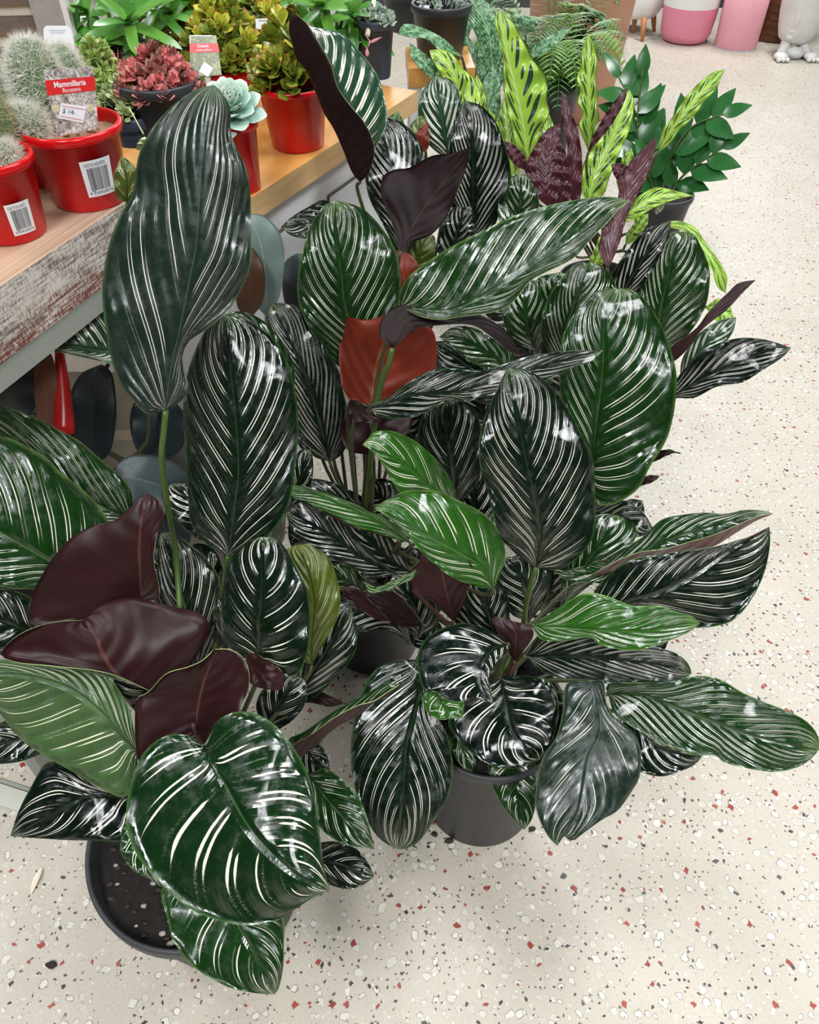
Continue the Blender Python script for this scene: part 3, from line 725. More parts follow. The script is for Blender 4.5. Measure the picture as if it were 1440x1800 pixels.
PE = plant('potted_pinstripe_plant', (ce[0], ce[1], 0), 'pinstripe plant at the left edge beneath the bench, broad dark leaves with few stripes', GC, r_rim=0.11, r_base=0.085, h=0.2, mat='blackpot')
cf = onz(735, 745)
PF = plant('potted_pinstripe_plant', (cf[0], cf[1], 0), 'tall pinstripe plant at the back beside the honey bench, with the rolled dark purple leaf', GC, r_rim=0.11, r_base=0.085, h=0.2, mat='blackpot')
L = leaf
# ---- plant A
L(PA, (357, 1312, .90), (580, 1566, .84), [(330, 1292), (290, 1294), (255, 1320), (232, 1368), (222, 1420), (226, 1470), (246, 1512), (276, 1547), (310, 1580), (350, 1606), (400, 1622), (440, 1627), (490, 1617), (525, 1594), (558, 1574)],
  [(375, 1275), (402, 1255), (436, 1251), (475, 1268), (510, 1305), (538, 1352), (553, 1400), (562, 1460), (569, 1520), (576, 1552)], [(373, 1345), (395, 1378), (433, 1446), (475, 1497), (525, 1540)], top='bold', nv=11, lean=0.36, el=.025, er=.03, bow=.035, rip=.003)
L(PA, (345, 1290, .98), (376, 1141, .94), [(300, 1325), (250, 1345), (238, 1305), (237, 1255), (240, 1228), (262, 1215), (292, 1184), (330, 1172), (356, 1160)],
  [(362, 1312), (400, 1292), (420, 1250), (436, 1215), (438, 1180), (425, 1153), (402, 1141)], [(348, 1245), (358, 1200), (370, 1165)], face='U', under='wine', top='mid', nv=9, bow=-.01, el=-.03, er=-.03, pet=[(338, 1272, .975), (352, 1310, 1.0)], petm='petiole_red')
L(PA, (268, 1217, 1.0), (150, 1090, .95), [(190, 1184), (100, 1172), (30, 1165), (2, 1150), (25, 1121), (65, 1101), (110, 1092)],
  [(310, 1196), (350, 1146), (368, 1105), (352, 1079), (300, 1066), (236, 1051), (192, 1057), (168, 1072)], [(208, 1187), (183, 1154), (168, 1120), (148, 1095)], face='U', under='wine', top='mid', nv=9, el=-.05, er=.05, bow=.02)
L(PE, (248, 1058, 1.03), (262, 868, .96), [(180, 1082), (62, 1100), (57, 1050), (77, 1005), (112, 958), (150, 930), (200, 915), (226, 895), (246, 872)],
  [(277, 1052), (280, 1030), (271, 985), (277, 940), (289, 905), (280, 880)], [(247, 1000), (246, 960), (250, 910)], face='U', under='wine', top='mid', nv=9, bow=.03)
L(PA, (242, 1322, .98), (-70, 1195, .95), [(230, 1255), (214, 1220), (192, 1190), (165, 1174), (130, 1167), (90, 1169), (40, 1163), (0, 1159), (-40, 1165)],
  [(240, 1372), (220, 1401), (190, 1393), (150, 1370), (100, 1341), (50, 1311), (20, 1282), (0, 1255), (-40, 1220)], [(205, 1282), (175, 1250), (125, 1212), (60, 1190), (0, 1185)], top='greygreen', nv=13, lean=0.43, el=.02, er=.02)
L(PA, (345, 1555, 1.0), (483, 1748, .97), [(285, 1562), (296, 1620), (304, 1652), (330, 1690), (370, 1720), (410, 1738), (450, 1746)],
  [(440, 1590), (495, 1612), (499, 1660), (498, 1700), (491, 1735)], [(400, 1600), (440, 1665), (470, 1715)], top='mid', nv=10, bow=.03)
L(PA, (250, 1405, 1.02), (18, 1470, .99), [(200, 1400), (150, 1370), (110, 1343), (80, 1342), (55, 1382), (33, 1425)],
  [(235, 1478), (210, 1480), (180, 1478), (120, 1477), (60, 1473)], [(205, 1398), (140, 1405), (80, 1440)], top='darkwide', nv=9, lean=0.53, bow=.03)
L(PA, (245, 1448, 1.0), (287, 1562, .98), [(218, 1452), (212, 1480), (214, 1502), (236, 1532), (262, 1545)], [(262, 1462), (290, 1500), (295, 1540)], top='mid', nv=7)
L(PA, (540, 1360, 1.0), (659, 1493, .96), [(575, 1352), (610, 1378), (635, 1410), (648, 1450)], [(545, 1420), (560, 1452), (582, 1472), (612, 1486), (642, 1490)], [(572, 1400), (612, 1445)], top='mid', nv=9, label='dark green leaf with a yellow tip')
L(PA, (530, 1500, 1.03), (658, 1540, .99), [(560, 1482), (600, 1480), (630, 1495), (648, 1518)], [(545, 1540), (580, 1556), (620, 1563), (648, 1549)], top='dark', nv=8)
L(PA, (518, 1322, .99), (703, 1203, .93), None, None, rows=[(-1, [(507, 1300), (538, 1284), (587, 1250), (639, 1222), (676, 1202)], .0), (.15, [(525, 1328), (555, 1304), (590, 1275), (640, 1245), (682, 1216)], -.012), (.35, [(523, 1333), (553, 1311), (588, 1279), (624, 1259), (657, 1234), (684, 1220)], -.02), (1, [(513, 1312), (548, 1290), (588, 1261), (628, 1240), (656, 1232), (684, 1214)], -.035)], top='mid', under='wine', nv=12, bow=0, rip=.0, label='narrow leaf rolled to show a wine red underside')
L(PA, (458, 1165, 1.03), (463, 943, .98), [(420, 1152), (392, 1122), (388, 1070), (394, 1012), (409, 975), (438, 950)], [(480, 1176), (515, 1190), (538, 1160), (546, 1100), (541, 1040), (521, 998), (501, 962), (482, 946)], [(455, 1110), (459, 1050), (461, 990)], top='dark', nv=10, lean=0.39, el=.02, er=.02)
L(PA, (430, 1168, 1.035), (500, 1205, 1.03), [(440, 1148), (470, 1160), (495, 1180)], [(440, 1200), (470, 1212), (492, 1212)], face='U', under='wine', nv=5)
L(PA, (548, 1170, 1.10), (520, 958, 1.06), [(520, 1150), (505, 1080), (500, 1010), (502, 970)], [(575, 1122), (595, 1080), (597, 1040), (580, 985), (552, 960), (535, 956)], top='olive', nv=11, label='leaf coloured olive as if backlit')  # translucent light is put into the olive colour
L(PA, (500, 1240, 1.16), (618, 1068, 1.12), [(520, 1160), (560, 1090), (595, 1065)], [(545, 1232), (592, 1190), (622, 1150), (628, 1110)], top='dark', nv=11, lean=0.53)
L(PA, (470, 1290, 1.13), (530, 1190, 1.10), [(450, 1240), (475, 1195), (505, 1185)], [(510, 1270), (535, 1240), (540, 1205)], top='dark', nv=8)
L(PA, (520, 1300, 1.14), (580, 1370, 1.10), [(520, 1340), (545, 1372), (565, 1378)], [(550, 1295), (572, 1320), (580, 1350)], top='dark', nv=7)
L(PA, (530, 1235, 1.18), (604, 1236, 1.16), [(545, 1222), (565, 1215), (590, 1228)], [(550, 1236), (575, 1242), (590, 1240)], face='U', under='black', nv=5, ripk=1)
L(PA, (350, 1188, 1.14), (285, 935, 1.08), [(300, 1120), (275, 1060), (276, 1000), (279, 950)], [(375, 1150), (388, 1100), (388, 1030), (368, 988), (330, 955), (305, 938)], [(335, 1110), (315, 1040), (300, 980)], top='dark', nv=12, lean=0.53, bow=.03)
L(PA, (395, 960, 1.16), (300, 850, 1.13), [(345, 945), (305, 910), (290, 870)], [(400, 920), (385, 870), (350, 845)], top='dark', nv=10)
L(PA, (385, 1070, 1.16), (300, 980, 1.13), [(345, 1080), (310, 1040), (295, 1000)], [(395, 1020), (380, 970), (345, 955)], top='dark', nv=9)
L(PA, (300, 1250, 1.12), (205, 1165, 1.09), [(255, 1262), (215, 1225), (198, 1190)], [(310, 1210), (280, 1175), (240, 1158)], top='dark', nv=9)
L(PA, (330, 1090, 1.17), (262, 960, 1.14), [(285, 1075), (255, 1020)], [(345, 1040), (310, 975)], top='dark', nv=9)
L(PA, (395, 1150, 1.12), (400, 1020, 1.09), [(378, 1110), (376, 1060)], [(420, 1110), (418, 1060)], top='dark', nv=8)
# tall leaf and the second tall leaf
L(PA, (291, 722, .86), (376, 149, .74), [(258, 728), (232, 702), (207, 668), (195, 630), (184, 570), (180, 505), (189, 440), (209, 382), (232, 340), (244, 272), (270, 222), (305, 184), (345, 157)],
  [(318, 706), (332, 680), (324, 652), (320, 628), (332, 600), (362, 580), (399, 550), (421, 514), (440, 470), (441, 417), (440, 333), (430, 288), (407, 238), (405, 191), (390, 162)], [(300, 655), (320, 560), (334, 487), (345, 430), (351, 350), (355, 290), (365, 210)], top='grey', nv=12, lean=0.75, el=.02, er=.02, rip=.008, ripk=3.5,
  pet=[(288, 760, .88), (284, 800, .90), (290, 860, .95), (303, 935, 1.02)], petr=.0036, petm='petiole', label='tallest upright leaf, matte dark green')
L(PA, (401, 978, 1.02), (396, 552, .92), [(365, 958), (337, 925), (331, 885), (325, 780), (322, 710), (331, 650), (350, 600), (370, 568)], [(440, 972), (482, 930), (510, 880), (521, 800), (525, 740), (516, 670), (492, 610), (460, 578), (428, 560)], [(411, 900), (419, 830), (415, 740), (405, 650), (398, 590)], top='dark', nv=15, lean=0.39, el=.03, er=.02, rip=.006,
  pet=[(396, 1005, 1.05), (390, 1060, 1.10)], petm='petiole')
L(PA, (515, 745, 1.12), (398, 550, 1.04), [(470, 700), (430, 640), (405, 590)], [(518, 690), (516, 640), (496, 600), (466, 566), (430, 548)], top='mid', nv=12)
L(PA, (500, 905, 1.14), (545, 790, 1.10), [(505, 860), (515, 810), (530, 790)], [(540, 870), (550, 835), (550, 805)], top='dark', nv=6)
# ---- plant E (left edge)
L(PE, (140, 1015, 1.16), (-130, 850, 1.08), [(192, 940), (190, 915), (172, 888), (150, 865), (110, 834), (80, 805), (40, 781), (0, 767), (-60, 780)], [(110, 1040), (60, 1036), (0, 1031), (-70, 990)], [(92, 990), (0, 935), (-70, 890)], top='mid', nv=13, lean=0.46, bow=.04)
L(PE, (235, 915, 1.24), (-80, 745, 1.17), [(232, 868), (214, 839), (180, 810), (140, 776), (100, 754), (70, 738), (40, 725), (0, 714), (-40, 718)], [(190, 930), (100, 930), (0, 850), (-50, 800)], [(160, 880), (80, 820), (0, 780)], top='mid', nv=14, lean=0.53)
L(PE, (75, 1105, 1.2), (-90, 1040, 1.15), [(60, 1060), (30, 1040), (-40, 1030)], [(60, 1150), (20, 1160), (-40, 1120)], top='dark', nv=9)
L(PE, (115, 1290, 1.25), (-60, 1322, 1.2), [(80, 1255), (20, 1262), (-30, 1290)], [(90, 1318), (60, 1330), (30, 1340), (-20, 1342)], top='dark', nv=8)
L(PE, (250, 608, 1.28), (14, 612, 1.18), [(215, 520), (185, 514), (150, 522), (110, 543), (60, 575)], [(220, 645), (185, 637), (100, 618), (50, 612)], [(190, 618), (110, 608)], top='silver', nv=17, lean=0.39, rip=.006, pet=[(262, 640, 1.3), (262, 760, 1.36)])
L(PE, (225, 358, 1.12), (214, 274, 1.08), [(205, 345), (200, 312), (207, 288)], [(240, 345), (246, 315), (235, 290)], top='olive', nv=4, pet=[(232, 400, 1.16), (240, 520, 1.3)])
# ---- plant C (centre)
L(PC, (640, 665, 1.34), (590, 353, 1.20), [(590, 640), (545, 580), (524, 525), (525, 480), (533, 440), (547, 395), (569, 362)], [(685, 600), (703, 530), (704, 480), (695, 440), (671, 400), (640, 368), (612, 357)], [(625, 600), (607, 540), (600, 480), (590, 410)], top='mid', nv=16, lean=0.43, rip=.007, bow=.03)
L(PC, (580, 812, 1.36), (478, 534, 1.26), [(548, 800), (520, 765), (500, 690), (480, 630), (468, 580), (466, 548)], [(600, 800), (616, 768), (615, 735), (605, 695), (595, 650), (575, 618), (555, 578), (530, 545), (502, 532)], [(560, 740), (540, 670), (515, 610), (490, 560)], top='dark', nv=17, lean=0.53)
L(PC, (565, 800, 1.42), (505, 650, 1.36), [(530, 790), (510, 740), (500, 690)], [(585, 770), (580, 700), (545, 655)], top='dark', nv=14)
L(PC, (652, 738, 1.27), (700, 545, 1.20), [(618, 708), (600, 672), (596, 610), (597, 551), (615, 557), (650, 562)], [(700, 716), (748, 690), (767, 645), (765, 592), (752, 572), (725, 548)], [(655, 690), (662, 640), (680, 590)], face='U', under='red', top='mid', nv=9, bow=-.02, el=.03, er=.03, label='leaf underside coloured red as if backlit')  # light passing through the leaf is painted as a red-orange underside
L(PC, (655, 800, 1.30), (720, 690, 1.28), [(610, 790), (600, 745), (640, 712)], [(700, 780), (725, 745), (730, 705)], face='U', under='wine', top='mid', nv=6)
L(PC, (704, 538, 1.16), (1109, 352, 1.02), [(703, 518), (715, 490), (750, 461), (800, 430), (850, 405), (900, 381), (960, 362), (1020, 350), (1070, 346)],
  [(740, 556), (776, 561), (815, 555), (862, 549), (898, 534), (929, 496), (960, 478), (1007, 454), (1040, 418), (1073, 384), (1092, 363)], [(780, 548), (835, 528), (884, 500), (950, 458), (1020, 410), (1075, 368)], top='mid', nv=15, lean=0.36, er=-.03, el=.02, rip=.003, label='big diagonal leaf pointing up to the right')
L(PC, (690, 612, 1.15), (920, 626, 1.20), [(668, 592), (672, 560), (704, 536), (730, 545), (776, 561), (815, 550), (845, 554), (885, 579)], [(702, 602), (728, 580), (770, 572), (830, 572), (870, 597), (900, 621)], face='U', under='black', top='mid', nv=8, rip=.0, pet=[(683, 640, 1.16), (672, 670, 1.18), (662, 712, 1.21)], petr=.0042, petm='petiole')
L(PC, (630, 722, 1.16), (1062, 614, 1.08), [(640, 712), (672, 706), (700, 684), (728, 666), (762, 650), (797, 648), (849, 651), (884, 641), (919, 629), (950, 622), (1000, 617)],
  [(658, 729), (686, 736), (721, 735), (749, 725), (769, 711), (792, 700), (818, 706), (849, 697), (880, 688), (930, 680), (970, 665), (1010, 645), (1046, 634)], [(668, 714), (728, 693), (797, 690), (860, 672), (940, 648), (1010, 628)], top='dark', nv=15, lean=0.29, rip=.003)
L(PC, (612, 712, 1.19), (668, 740, 1.14), [(618, 702), (635, 708), (655, 722)], [(618, 730), (632, 742), (655, 742)], face='U', under='black', nv=4)
L(PC, (800, 895, 1.34), (790, 702, 1.26), [(752, 850), (735, 800), (738, 745), (760, 712)], [(825, 870), (845, 830), (850, 770), (835, 722), (812, 704)], [(797, 830), (785, 760)], top='dark', nv=11, lean=0.50)
L(PC, (800, 890, 1.24), (637, 782, 1.14), [(740, 872), (706, 866), (690, 848), (672, 815), (656, 795)], [(802, 866), (796, 850), (776, 818), (752, 793), (721, 770), (686, 757), (658, 760)], [(750, 850), (700, 810)], top='bright', nv=9, lean=0.39)
L(PC, (868, 1036, 1.12), (658, 893, 1.05), [(833, 1030), (790, 1012), (750, 980), (722, 948), (694, 921), (674, 902)], [(888, 985), (884, 950), (867, 918), (842, 897), (815, 884), (790, 872), (769, 863), (721, 862), (683, 877)], [(847, 996), (795, 966), (740, 935), (700, 912)], top='bright', nv=11, lean=0.43, rip=.005)
L(PC, (722, 955, 1.18), (499, 862, 1.08), [(709, 934), (676, 909), (641, 895), (589, 872), (554, 861), (519, 852)], [(665, 938), (625, 925), (590, 908), (554, 889), (520, 876)], [(660, 915), (600, 888), (550, 868)], top='bright', nv=11, lean=0.45, label='narrow bright green leaf')
L(PC, (700, 950, 1.195), (530, 868, 1.10), [(640, 905), (580, 880)], [(660, 938), (610, 922), (560, 894)], face='U', under='wine', nv=6)
L(PC, (700, 1010, 1.30), (502, 895, 1.22), [(640, 960), (580, 890), (530, 870)], [(650, 1015), (590, 985), (545, 965), (512, 930)], [(640, 980), (570, 935)], top='dark', nv=14, lean=0.36)
L(PC, (735, 1010, 1.34), (610, 900, 1.26), [(700, 960), (650, 910)], [(700, 1020), (640, 985), (615, 940)], top='dark', nv=11)
L(PC, (650, 900, 1.36), (520, 848, 1.30), [(610, 860), (560, 842)], [(630, 910), (570, 890)], top='dark', nv=9)
L(PC, (797, 1092, 1.16), (772, 961, 1.08), [(778, 1074), (757, 1056), (727, 1036), (721, 1005), (738, 985), (738, 968), (752, 961)], [(817, 1058), (822, 1030), (835, 1014), (829, 992), (815, 976), (795, 964)], [(790, 1060), (778, 1010)], face='U', under='wine', top='bright', nv=7, petm='petiole_red')
L(PC, (742, 990, 1.10), (640, 1021, 1.09), [(725, 1004), (700, 1018), (660, 1032)], [(730, 1012), (708, 1026), (672, 1040), (648, 1040)], top='bright', nv=5)
L(PC, (745, 1100, 1.2), (645, 1040, 1.12), [(700, 1045), (670, 1038)], [(700, 1100), (660, 1065)], face='U', under='black', nv=6)
L(PC, (700, 1092, 1.24), (595, 1030, 1.16), [(660, 1065), (630, 1035)], [(660, 1088), (620, 1062)], face='U', under='wine', nv=6)
L(PC, (640, 1040, 1.26), (562, 1000, 1.18), [(620, 1000), (590, 990)], [(610, 1040), (575, 1030)], top='mid', nv=5)
L(PC, (720, 1130, 1.34), (560, 1085, 1.28), [(680, 1050), (600, 1045)], [(680, 1110), (600, 1110)], top='dark', nv=10)
L(PC, (735, 1120, 1.36), (690, 1010, 1.3), [(700, 1090), (680, 1040)], [(770, 1100), (760, 1050), (725, 1010)], top='dark', nv=10)
L(PC, (830, 1120, 1.38), (800, 930, 1.3), [(790, 1080), (780, 1000)], [(870, 1080), (860, 990), (830, 940)], top='dark', nv=12)
L(PC, (900, 700, 1.42), (760, 600, 1.36), [(850, 710), (790, 670)], [(890, 650), (840, 600)], top='dark', nv=12)
for (x0, y0, x1, y1, w_, d, dd) in ((620, 1010, 560, 930, 40, 1.42, 1.38), (690, 1060, 640, 960, 40, 1.42, 1.38), (770, 1080, 720, 960, 42, 1.44, 1.4), (820, 1050, 870, 900, 40, 1.44, 1.4), (700, 900, 640, 850, 36, 1.46, 1.42), (690, 780, 740, 660, 40, 1.46, 1.42), (860, 760, 820, 660, 40, 1.46, 1.42), (560, 980, 520, 900, 34, 1.4, 1.36), (840, 960, 830, 800, 44, 1.46, 1.42), (960, 1080, 975, 970, 40, 1.40, 1.36), (760, 1140, 735, 1080, 30, 1.44, 1.42), (700, 800, 690, 740, 30, 1.46, 1.44), (660, 960, 580, 860, 40, 1.48, 1.44)):  # dark filler leaves added so the gaps between leaves read dark
    dx, dy = (x1 - x0) / 3, (y1 - y0) / 3; nn = math.hypot(dx, dy); nx, ny = -dy / nn * w_, dx / nn * w_
    L(PC, (x0, y0, d), (x1, y1, dd), [(x0 + dx * q + nx * k, y0 + dy * q + ny * k) for q, k in ((.5, .8), (1.4, 1), (2.4, .7))], [(x0 + dx * q - nx * k, y0 + dy * q - ny * k) for q, k in ((.5, .8), (1.4, 1), (2.4, .7))], top='darkwide', nv=11)
# ---- plant B (front right)
L(PB, (943, 998, 1.08), (894, 647, .98), [(924, 988), (903, 970), (876, 938), (860, 872), (846, 829), (842, 787), (849, 742), (867, 700), (882, 665)], [(964, 1002), (987, 1000), (1020, 977), (1043, 944), (1047, 900), (1046, 852), (1043, 807), (1024, 766), (1004, 725), (975, 682), (937, 655), (915, 647)], [(949, 935), (937, 864), (922, 796), (911, 740), (900, 685)], top='dark', nv=17, lean=0.43, rip=.006, bow=.03, pet=[(936, 1020, 1.1), (926, 1060, 1.14), (920, 1105, 1.2)], petr=.0038, petm='petiole')
L(PB, (1000, 1030, 1.22), (1360, 903, 1.16), None, None, rows=[(-1, [(1050, 1000), (1102, 962), (1132, 942), (1162, 914), (1192, 906), (1237, 901), (1275, 903), (1312, 896), (1345, 898)], .02), (.1, [(1050, 1012), (1120, 978), (1180, 950), (1240, 930), (1300, 912), (1340, 904)], -.005), (.5, [(1045, 1016), (1090, 996), (1130, 983), (1187, 971), (1249, 962), (1297, 934), (1331, 914)], -.01), (1, [(1040, 1010), (1085, 985), (1125, 970), (1165, 965), (1220, 950), (1260, 938), (1297, 922), (1335, 906)], -.03)], top='mid', under='pinkish', nv=14, lean=0.28, bow=0, rip=0, label='long leaf with its lower margin rolled over')
L(PB, (1090, 1000, 1.24), (972, 1004, 1.18), [(1060, 985), (1010, 1000)], [(1075, 1025), (1040, 1024), (1000, 1020)], top='mid', nv=5)
L(PB, (1035, 1078, 1.20), (1353, 926, 1.12), [(1045, 1040), (1061, 1019), (1087, 996), (1125, 980), (1185, 971), (1256, 961), (1305, 947), (1340, 938)], [(1100, 1085), (1170, 1098), (1230, 1104), (1282, 1094), (1309, 1071), (1331, 1037), (1346, 1000), (1354, 957)], [(1095, 1060), (1162, 1041), (1219, 1011), (1275, 972), (1320, 945)], top='dark', nv=14, lean=0.39, er=.02)
L(PB, (934, 1095, 1.12), (1231, 1096, 1.05), [(956, 1086), (994, 1060), (1029, 1043), (1065, 1047), (1110, 1064), (1162, 1066), (1185, 1075), (1215, 1082)], [(941, 1112), (956, 1126), (994, 1126), (1035, 1120), (1057, 1135), (1095, 1142), (1132, 1141), (1177, 1126), (1211, 1111)], [(956, 1101), (1050, 1107), (1125, 1109), (1200, 1097)], top='bright', nv=11, lean=0.46, rip=.004)
L(PB, (925, 1152, 1.16), (1216, 1184, 1.08), [(960, 1110), (1050, 1110), (1120, 1125), (1162, 1139), (1192, 1150), (1211, 1168)], [(945, 1176), (994, 1195), (1050, 1201), (1125, 1200), (1170, 1199), (1200, 1193)], [(1000, 1155), (1100, 1160), (1170, 1170)], top='dark', nv=14, lean=0.53)
L(PB, (1069, 1220, 1.14), (1440, 1318, 1.08), [(1067, 1202), (1106, 1201), (1162, 1198), (1219, 1188), (1264, 1193), (1305, 1217), (1350, 1236), (1387, 1251), (1417, 1267), (1438, 1292)], [(1080, 1255), (1106, 1274), (1144, 1296), (1181, 1315), (1222, 1328), (1256, 1328), (1275, 1341), (1320, 1352), (1361, 1357), (1399, 1350), (1425, 1335)], [(1100, 1219), (1144, 1225), (1192, 1244), (1237, 1262), (1275, 1277), (1331, 1296), (1395, 1311)], top='mid', nv=16, lean=0.43, rip=.004)
L(PB, (1085, 1250, 1.19), (1234, 1331, 1.14), [(1090, 1290), (1108, 1335), (1125, 1356), (1162, 1365), (1192, 1357), (1219, 1346)], [(1130, 1240), (1190, 1270), (1225, 1305)], top='dark', nv=11)
L(PB, (1040, 1199, 1.08), (980, 1487, 1.02), [(1012, 1198), (994, 1206), (990, 1247), (979, 1292), (956, 1330), (947, 1360), (941, 1405), (949, 1442), (965, 1472)], [(1061, 1195), (1065, 1229), (1076, 1255), (1099, 1274), (1117, 1292), (1127, 1322), (1125, 1364), (1114, 1386), (1087, 1424), (1057, 1442), (1024, 1466), (1005, 1479), (986, 1466)], [(1054, 1255), (1054, 1292), (1036, 1330), (1027, 1379), (1015, 1430)], top='grey', nv=12, lean=0.43, rip=.007, label='matte grey green hanging leaf')
L(PB, (880, 1190, 1.14), (948, 1336, 1.07), [(835, 1205), (800, 1235), (788, 1268), (799, 1292), (812, 1311), (833, 1325), (847, 1337), (875, 1348), (903, 1351), (926, 1343)], [(920, 1188), (950, 1192), (974, 1206), (983, 1247), (977, 1282), (965, 1313)], [(888, 1230), (900, 1282), (925, 1315)], top='darkwide', nv=10, lean=0.39)
L(PB, (893, 1132, 1.08), (868, 1236, 1.0), [(868, 1112), (828, 1097), (799, 1097), (764, 1111), (743, 1129), (733, 1157), (736, 1180), (741, 1205), (757, 1219), (764, 1212), (778, 1226), (806, 1234), (830, 1226), (850, 1233)], [(896, 1142), (882, 1158), (868, 1178), (861, 1196)], [(868, 1140), (848, 1165), (845, 1200), (857, 1225)], top='darkwide', nv=12, lean=0.22, rip=.004)
L(PB, (775, 1215, 1.10), (813, 1262, 1.06), [(748, 1212), (745, 1240), (765, 1262), (790, 1264)], [(800, 1220), (814, 1232), (815, 1250)], top='bright', nv=5)
L(PB, (733, 1160, 1.12), (700, 1493, 1.10), [(700, 1160), (670, 1171), (653, 1185), (635, 1219), (622, 1268), (616, 1317), (620, 1365), (632, 1414), (653, 1456), (674, 1480)], [(745, 1195), (760, 1235), (773, 1268), (786, 1292), (795, 1330), (796, 1362), (790, 1395), (778, 1421), (757, 1452), (736, 1480), (716, 1491)], [(738, 1210), (726, 1265), (715, 1310), (712, 1351), (708, 1414), (704, 1460)], top='dark', nv=13, lean=0.46, rip=.005, bow=.04)
L(PB, (900, 1325, 1.15), (922, 1459, 1.12), [(866, 1335), (858, 1350), (868, 1385), (885, 1418), (908, 1445)], [(935, 1330), (942, 1352), (943, 1403), (936, 1438)], top='mid', nv=8)
L(PB, (805, 1262, 1.16), (830, 1364, 1.13), [(789, 1275), (792, 1310), (807, 1342)], [(826, 1285), (834, 1325), (836, 1345)], top='mid', nv=6)
L(PB, (930, 1095, 1.26), (890, 980, 1.20), [(895, 1075), (870, 1020)], [(958, 1055), (968, 1010), (940, 975)], top='dark', nv=10)
L(PB, (880, 1130, 1.26), (850, 1010, 1.2), [(840, 1110), (815, 1060), (820, 1020)], [(895, 1090), (890, 1040)], top='dark', nv=10)
L(PB, (905, 1162, 1.14), (893, 1088, 1.10), [(884, 1130), (866, 1086)], [(925, 1138), (938, 1115), (930, 1100)], face='U', under='wine', nv=5, petm='petiole_red')
L(PB, (985, 1070, 1.28), (1085, 905, 1.22), [(990, 1000), (1020, 930), (1050, 905)], [(1060, 1010), (1110, 960), (1118, 925)], top='mid', nv=10)
L(PB, (1050, 1150, 1.27), (1180, 1115, 1.2), [(1100, 1100), (1150, 1098)], [(1100, 1160), (1160, 1150)], top='dark', nv=8)
L(PB, (840, 1255, 1.2), (770, 1110, 1.17), [(790, 1240), (750, 1180)], [(850, 1200), (820, 1130)], top='dark', nv=10)
# ---- plant D (right, behind)
L(PD, (1041, 838, 1.30), (1084, 507, 1.18), [(1030, 880), (1012, 820), (996, 760), (985, 690), (984, 640), (990, 590), (1009, 552), (1042, 516), (1064, 508)], [(1044, 880), (1068, 889), (1096, 879), (1125, 856), (1142, 822), (1170, 777), (1182, 740), (1188, 702), (1190, 660), (1178, 609), (1160, 565), (1126, 516), (1104, 508)], [(1046, 760), (1054, 702), (1061, 627), (1063, 552)], top='mid', nv=17, lean=0.46, rip=.006, bow=.03, label='largest rounded upright leaf')
L(PD, (1152, 640, 1.5), (1204, 407, 1.38), [(1125, 590), (1120, 530), (1135, 460), (1175, 412)], [(1178, 612), (1202, 596), (1224, 570), (1242, 534), (1248, 496), (1246, 466), (1232, 432), (1220, 412)], [(1160, 560), (1172, 500), (1186, 445)], top='mid', nv=14, lean=0.43, rip=.006)
L(PD, (1080, 545, 1.45), (1181, 387, 1.36), [(1066, 505), (1078, 478), (1111, 429), (1140, 401)], [(1124, 512), (1142, 483), (1157, 458), (1173, 421)], [(1110, 490), (1145, 435)], top='darkwide', nv=12, lean=0.53)
L(PD, (988, 650, 1.42), (1040, 461, 1.34), [(966, 620), (952, 590), (956, 545), (975, 507), (1008, 466)], [(1030, 620), (1070, 560), (1085, 510), (1070, 480), (1056, 466)], [(995, 590), (1015, 520)], top='mid', nv=15, rip=.005, lean=0.50)
L(PD, (945, 620, 1.48), (925, 488, 1.42), [(905, 600), (884, 560), (888, 520), (905, 495)], [(962, 590), (964, 540), (950, 500)], top='mid', nv=11)
L(PD, (960, 560, 1.55), (985, 478, 1.5), [(935, 530), (945, 490)], [(1000, 530), (1010, 490)], top='mid', nv=9)
L(PD, (1165, 705, 1.46), (1391, 611, 1.36), [(1190, 665), (1226, 627), (1260, 605), (1301, 594), (1346, 597)], [(1192, 700), (1222, 699), (1260, 680), (1305, 672), (1342, 650), (1376, 628)], [(1220, 675), (1290, 640), (1350, 615)], top='darkwide', nv=11, lean=0.53)
L(PD, (1172, 640, 1.42), (1329, 492, 1.34), [(1180, 610), (1222, 579), (1245, 549), (1279, 515), (1298, 498)], [(1190, 632), (1212, 610), (1225, 590), (1249, 567), (1282, 541), (1306, 514)], [(1205, 605), (1250, 556), (1295, 512)], face='U', under='wine', top='dark', nv=10, rip=.002)
L(PD, (1195, 665, 1.5), (1295, 557, 1.44), [(1200, 630), (1225, 590), (1262, 565)], [(1225, 650), (1262, 618), (1288, 585)], top='silver', nv=9)
L(PD, (890, 660, 1.34), (772, 592, 1.28), [(867, 655), (832, 638), (797, 612)], [(905, 625), (867, 596), (832, 576), (797, 575)], top='mid', nv=10)
L(PD, (960, 660, 1.56), (870, 570, 1.5), [(910, 655), (870, 610)], [(960, 610), (920, 565)], top='dark', nv=10)
L(PD, (1140, 812, 1.5), (1198, 797, 1.46), [(1150, 796), (1175, 790)], [(1150, 812), (1180, 798)], face='U', under='black', nv=4)
L(PD, (1115, 856, 1.5), (1160, 837, 1.46), [(1130, 840), (1145, 835)], [(1135, 852), (1150, 846)], face='U', under='wine', nv=4)
L(PD, (1040, 900, 1.55), (1150, 930, 1.48), [(1070, 885), (1100, 880), (1130, 900)], [(1060, 930), (1100, 945), (1140, 940)], top='dark', nv=9)
L(PD, (1010, 985, 1.55), (1110, 920, 1.48), [(1030, 940), (1070, 910)], [(1050, 985), (1100, 955)], top='silver', nv=8)
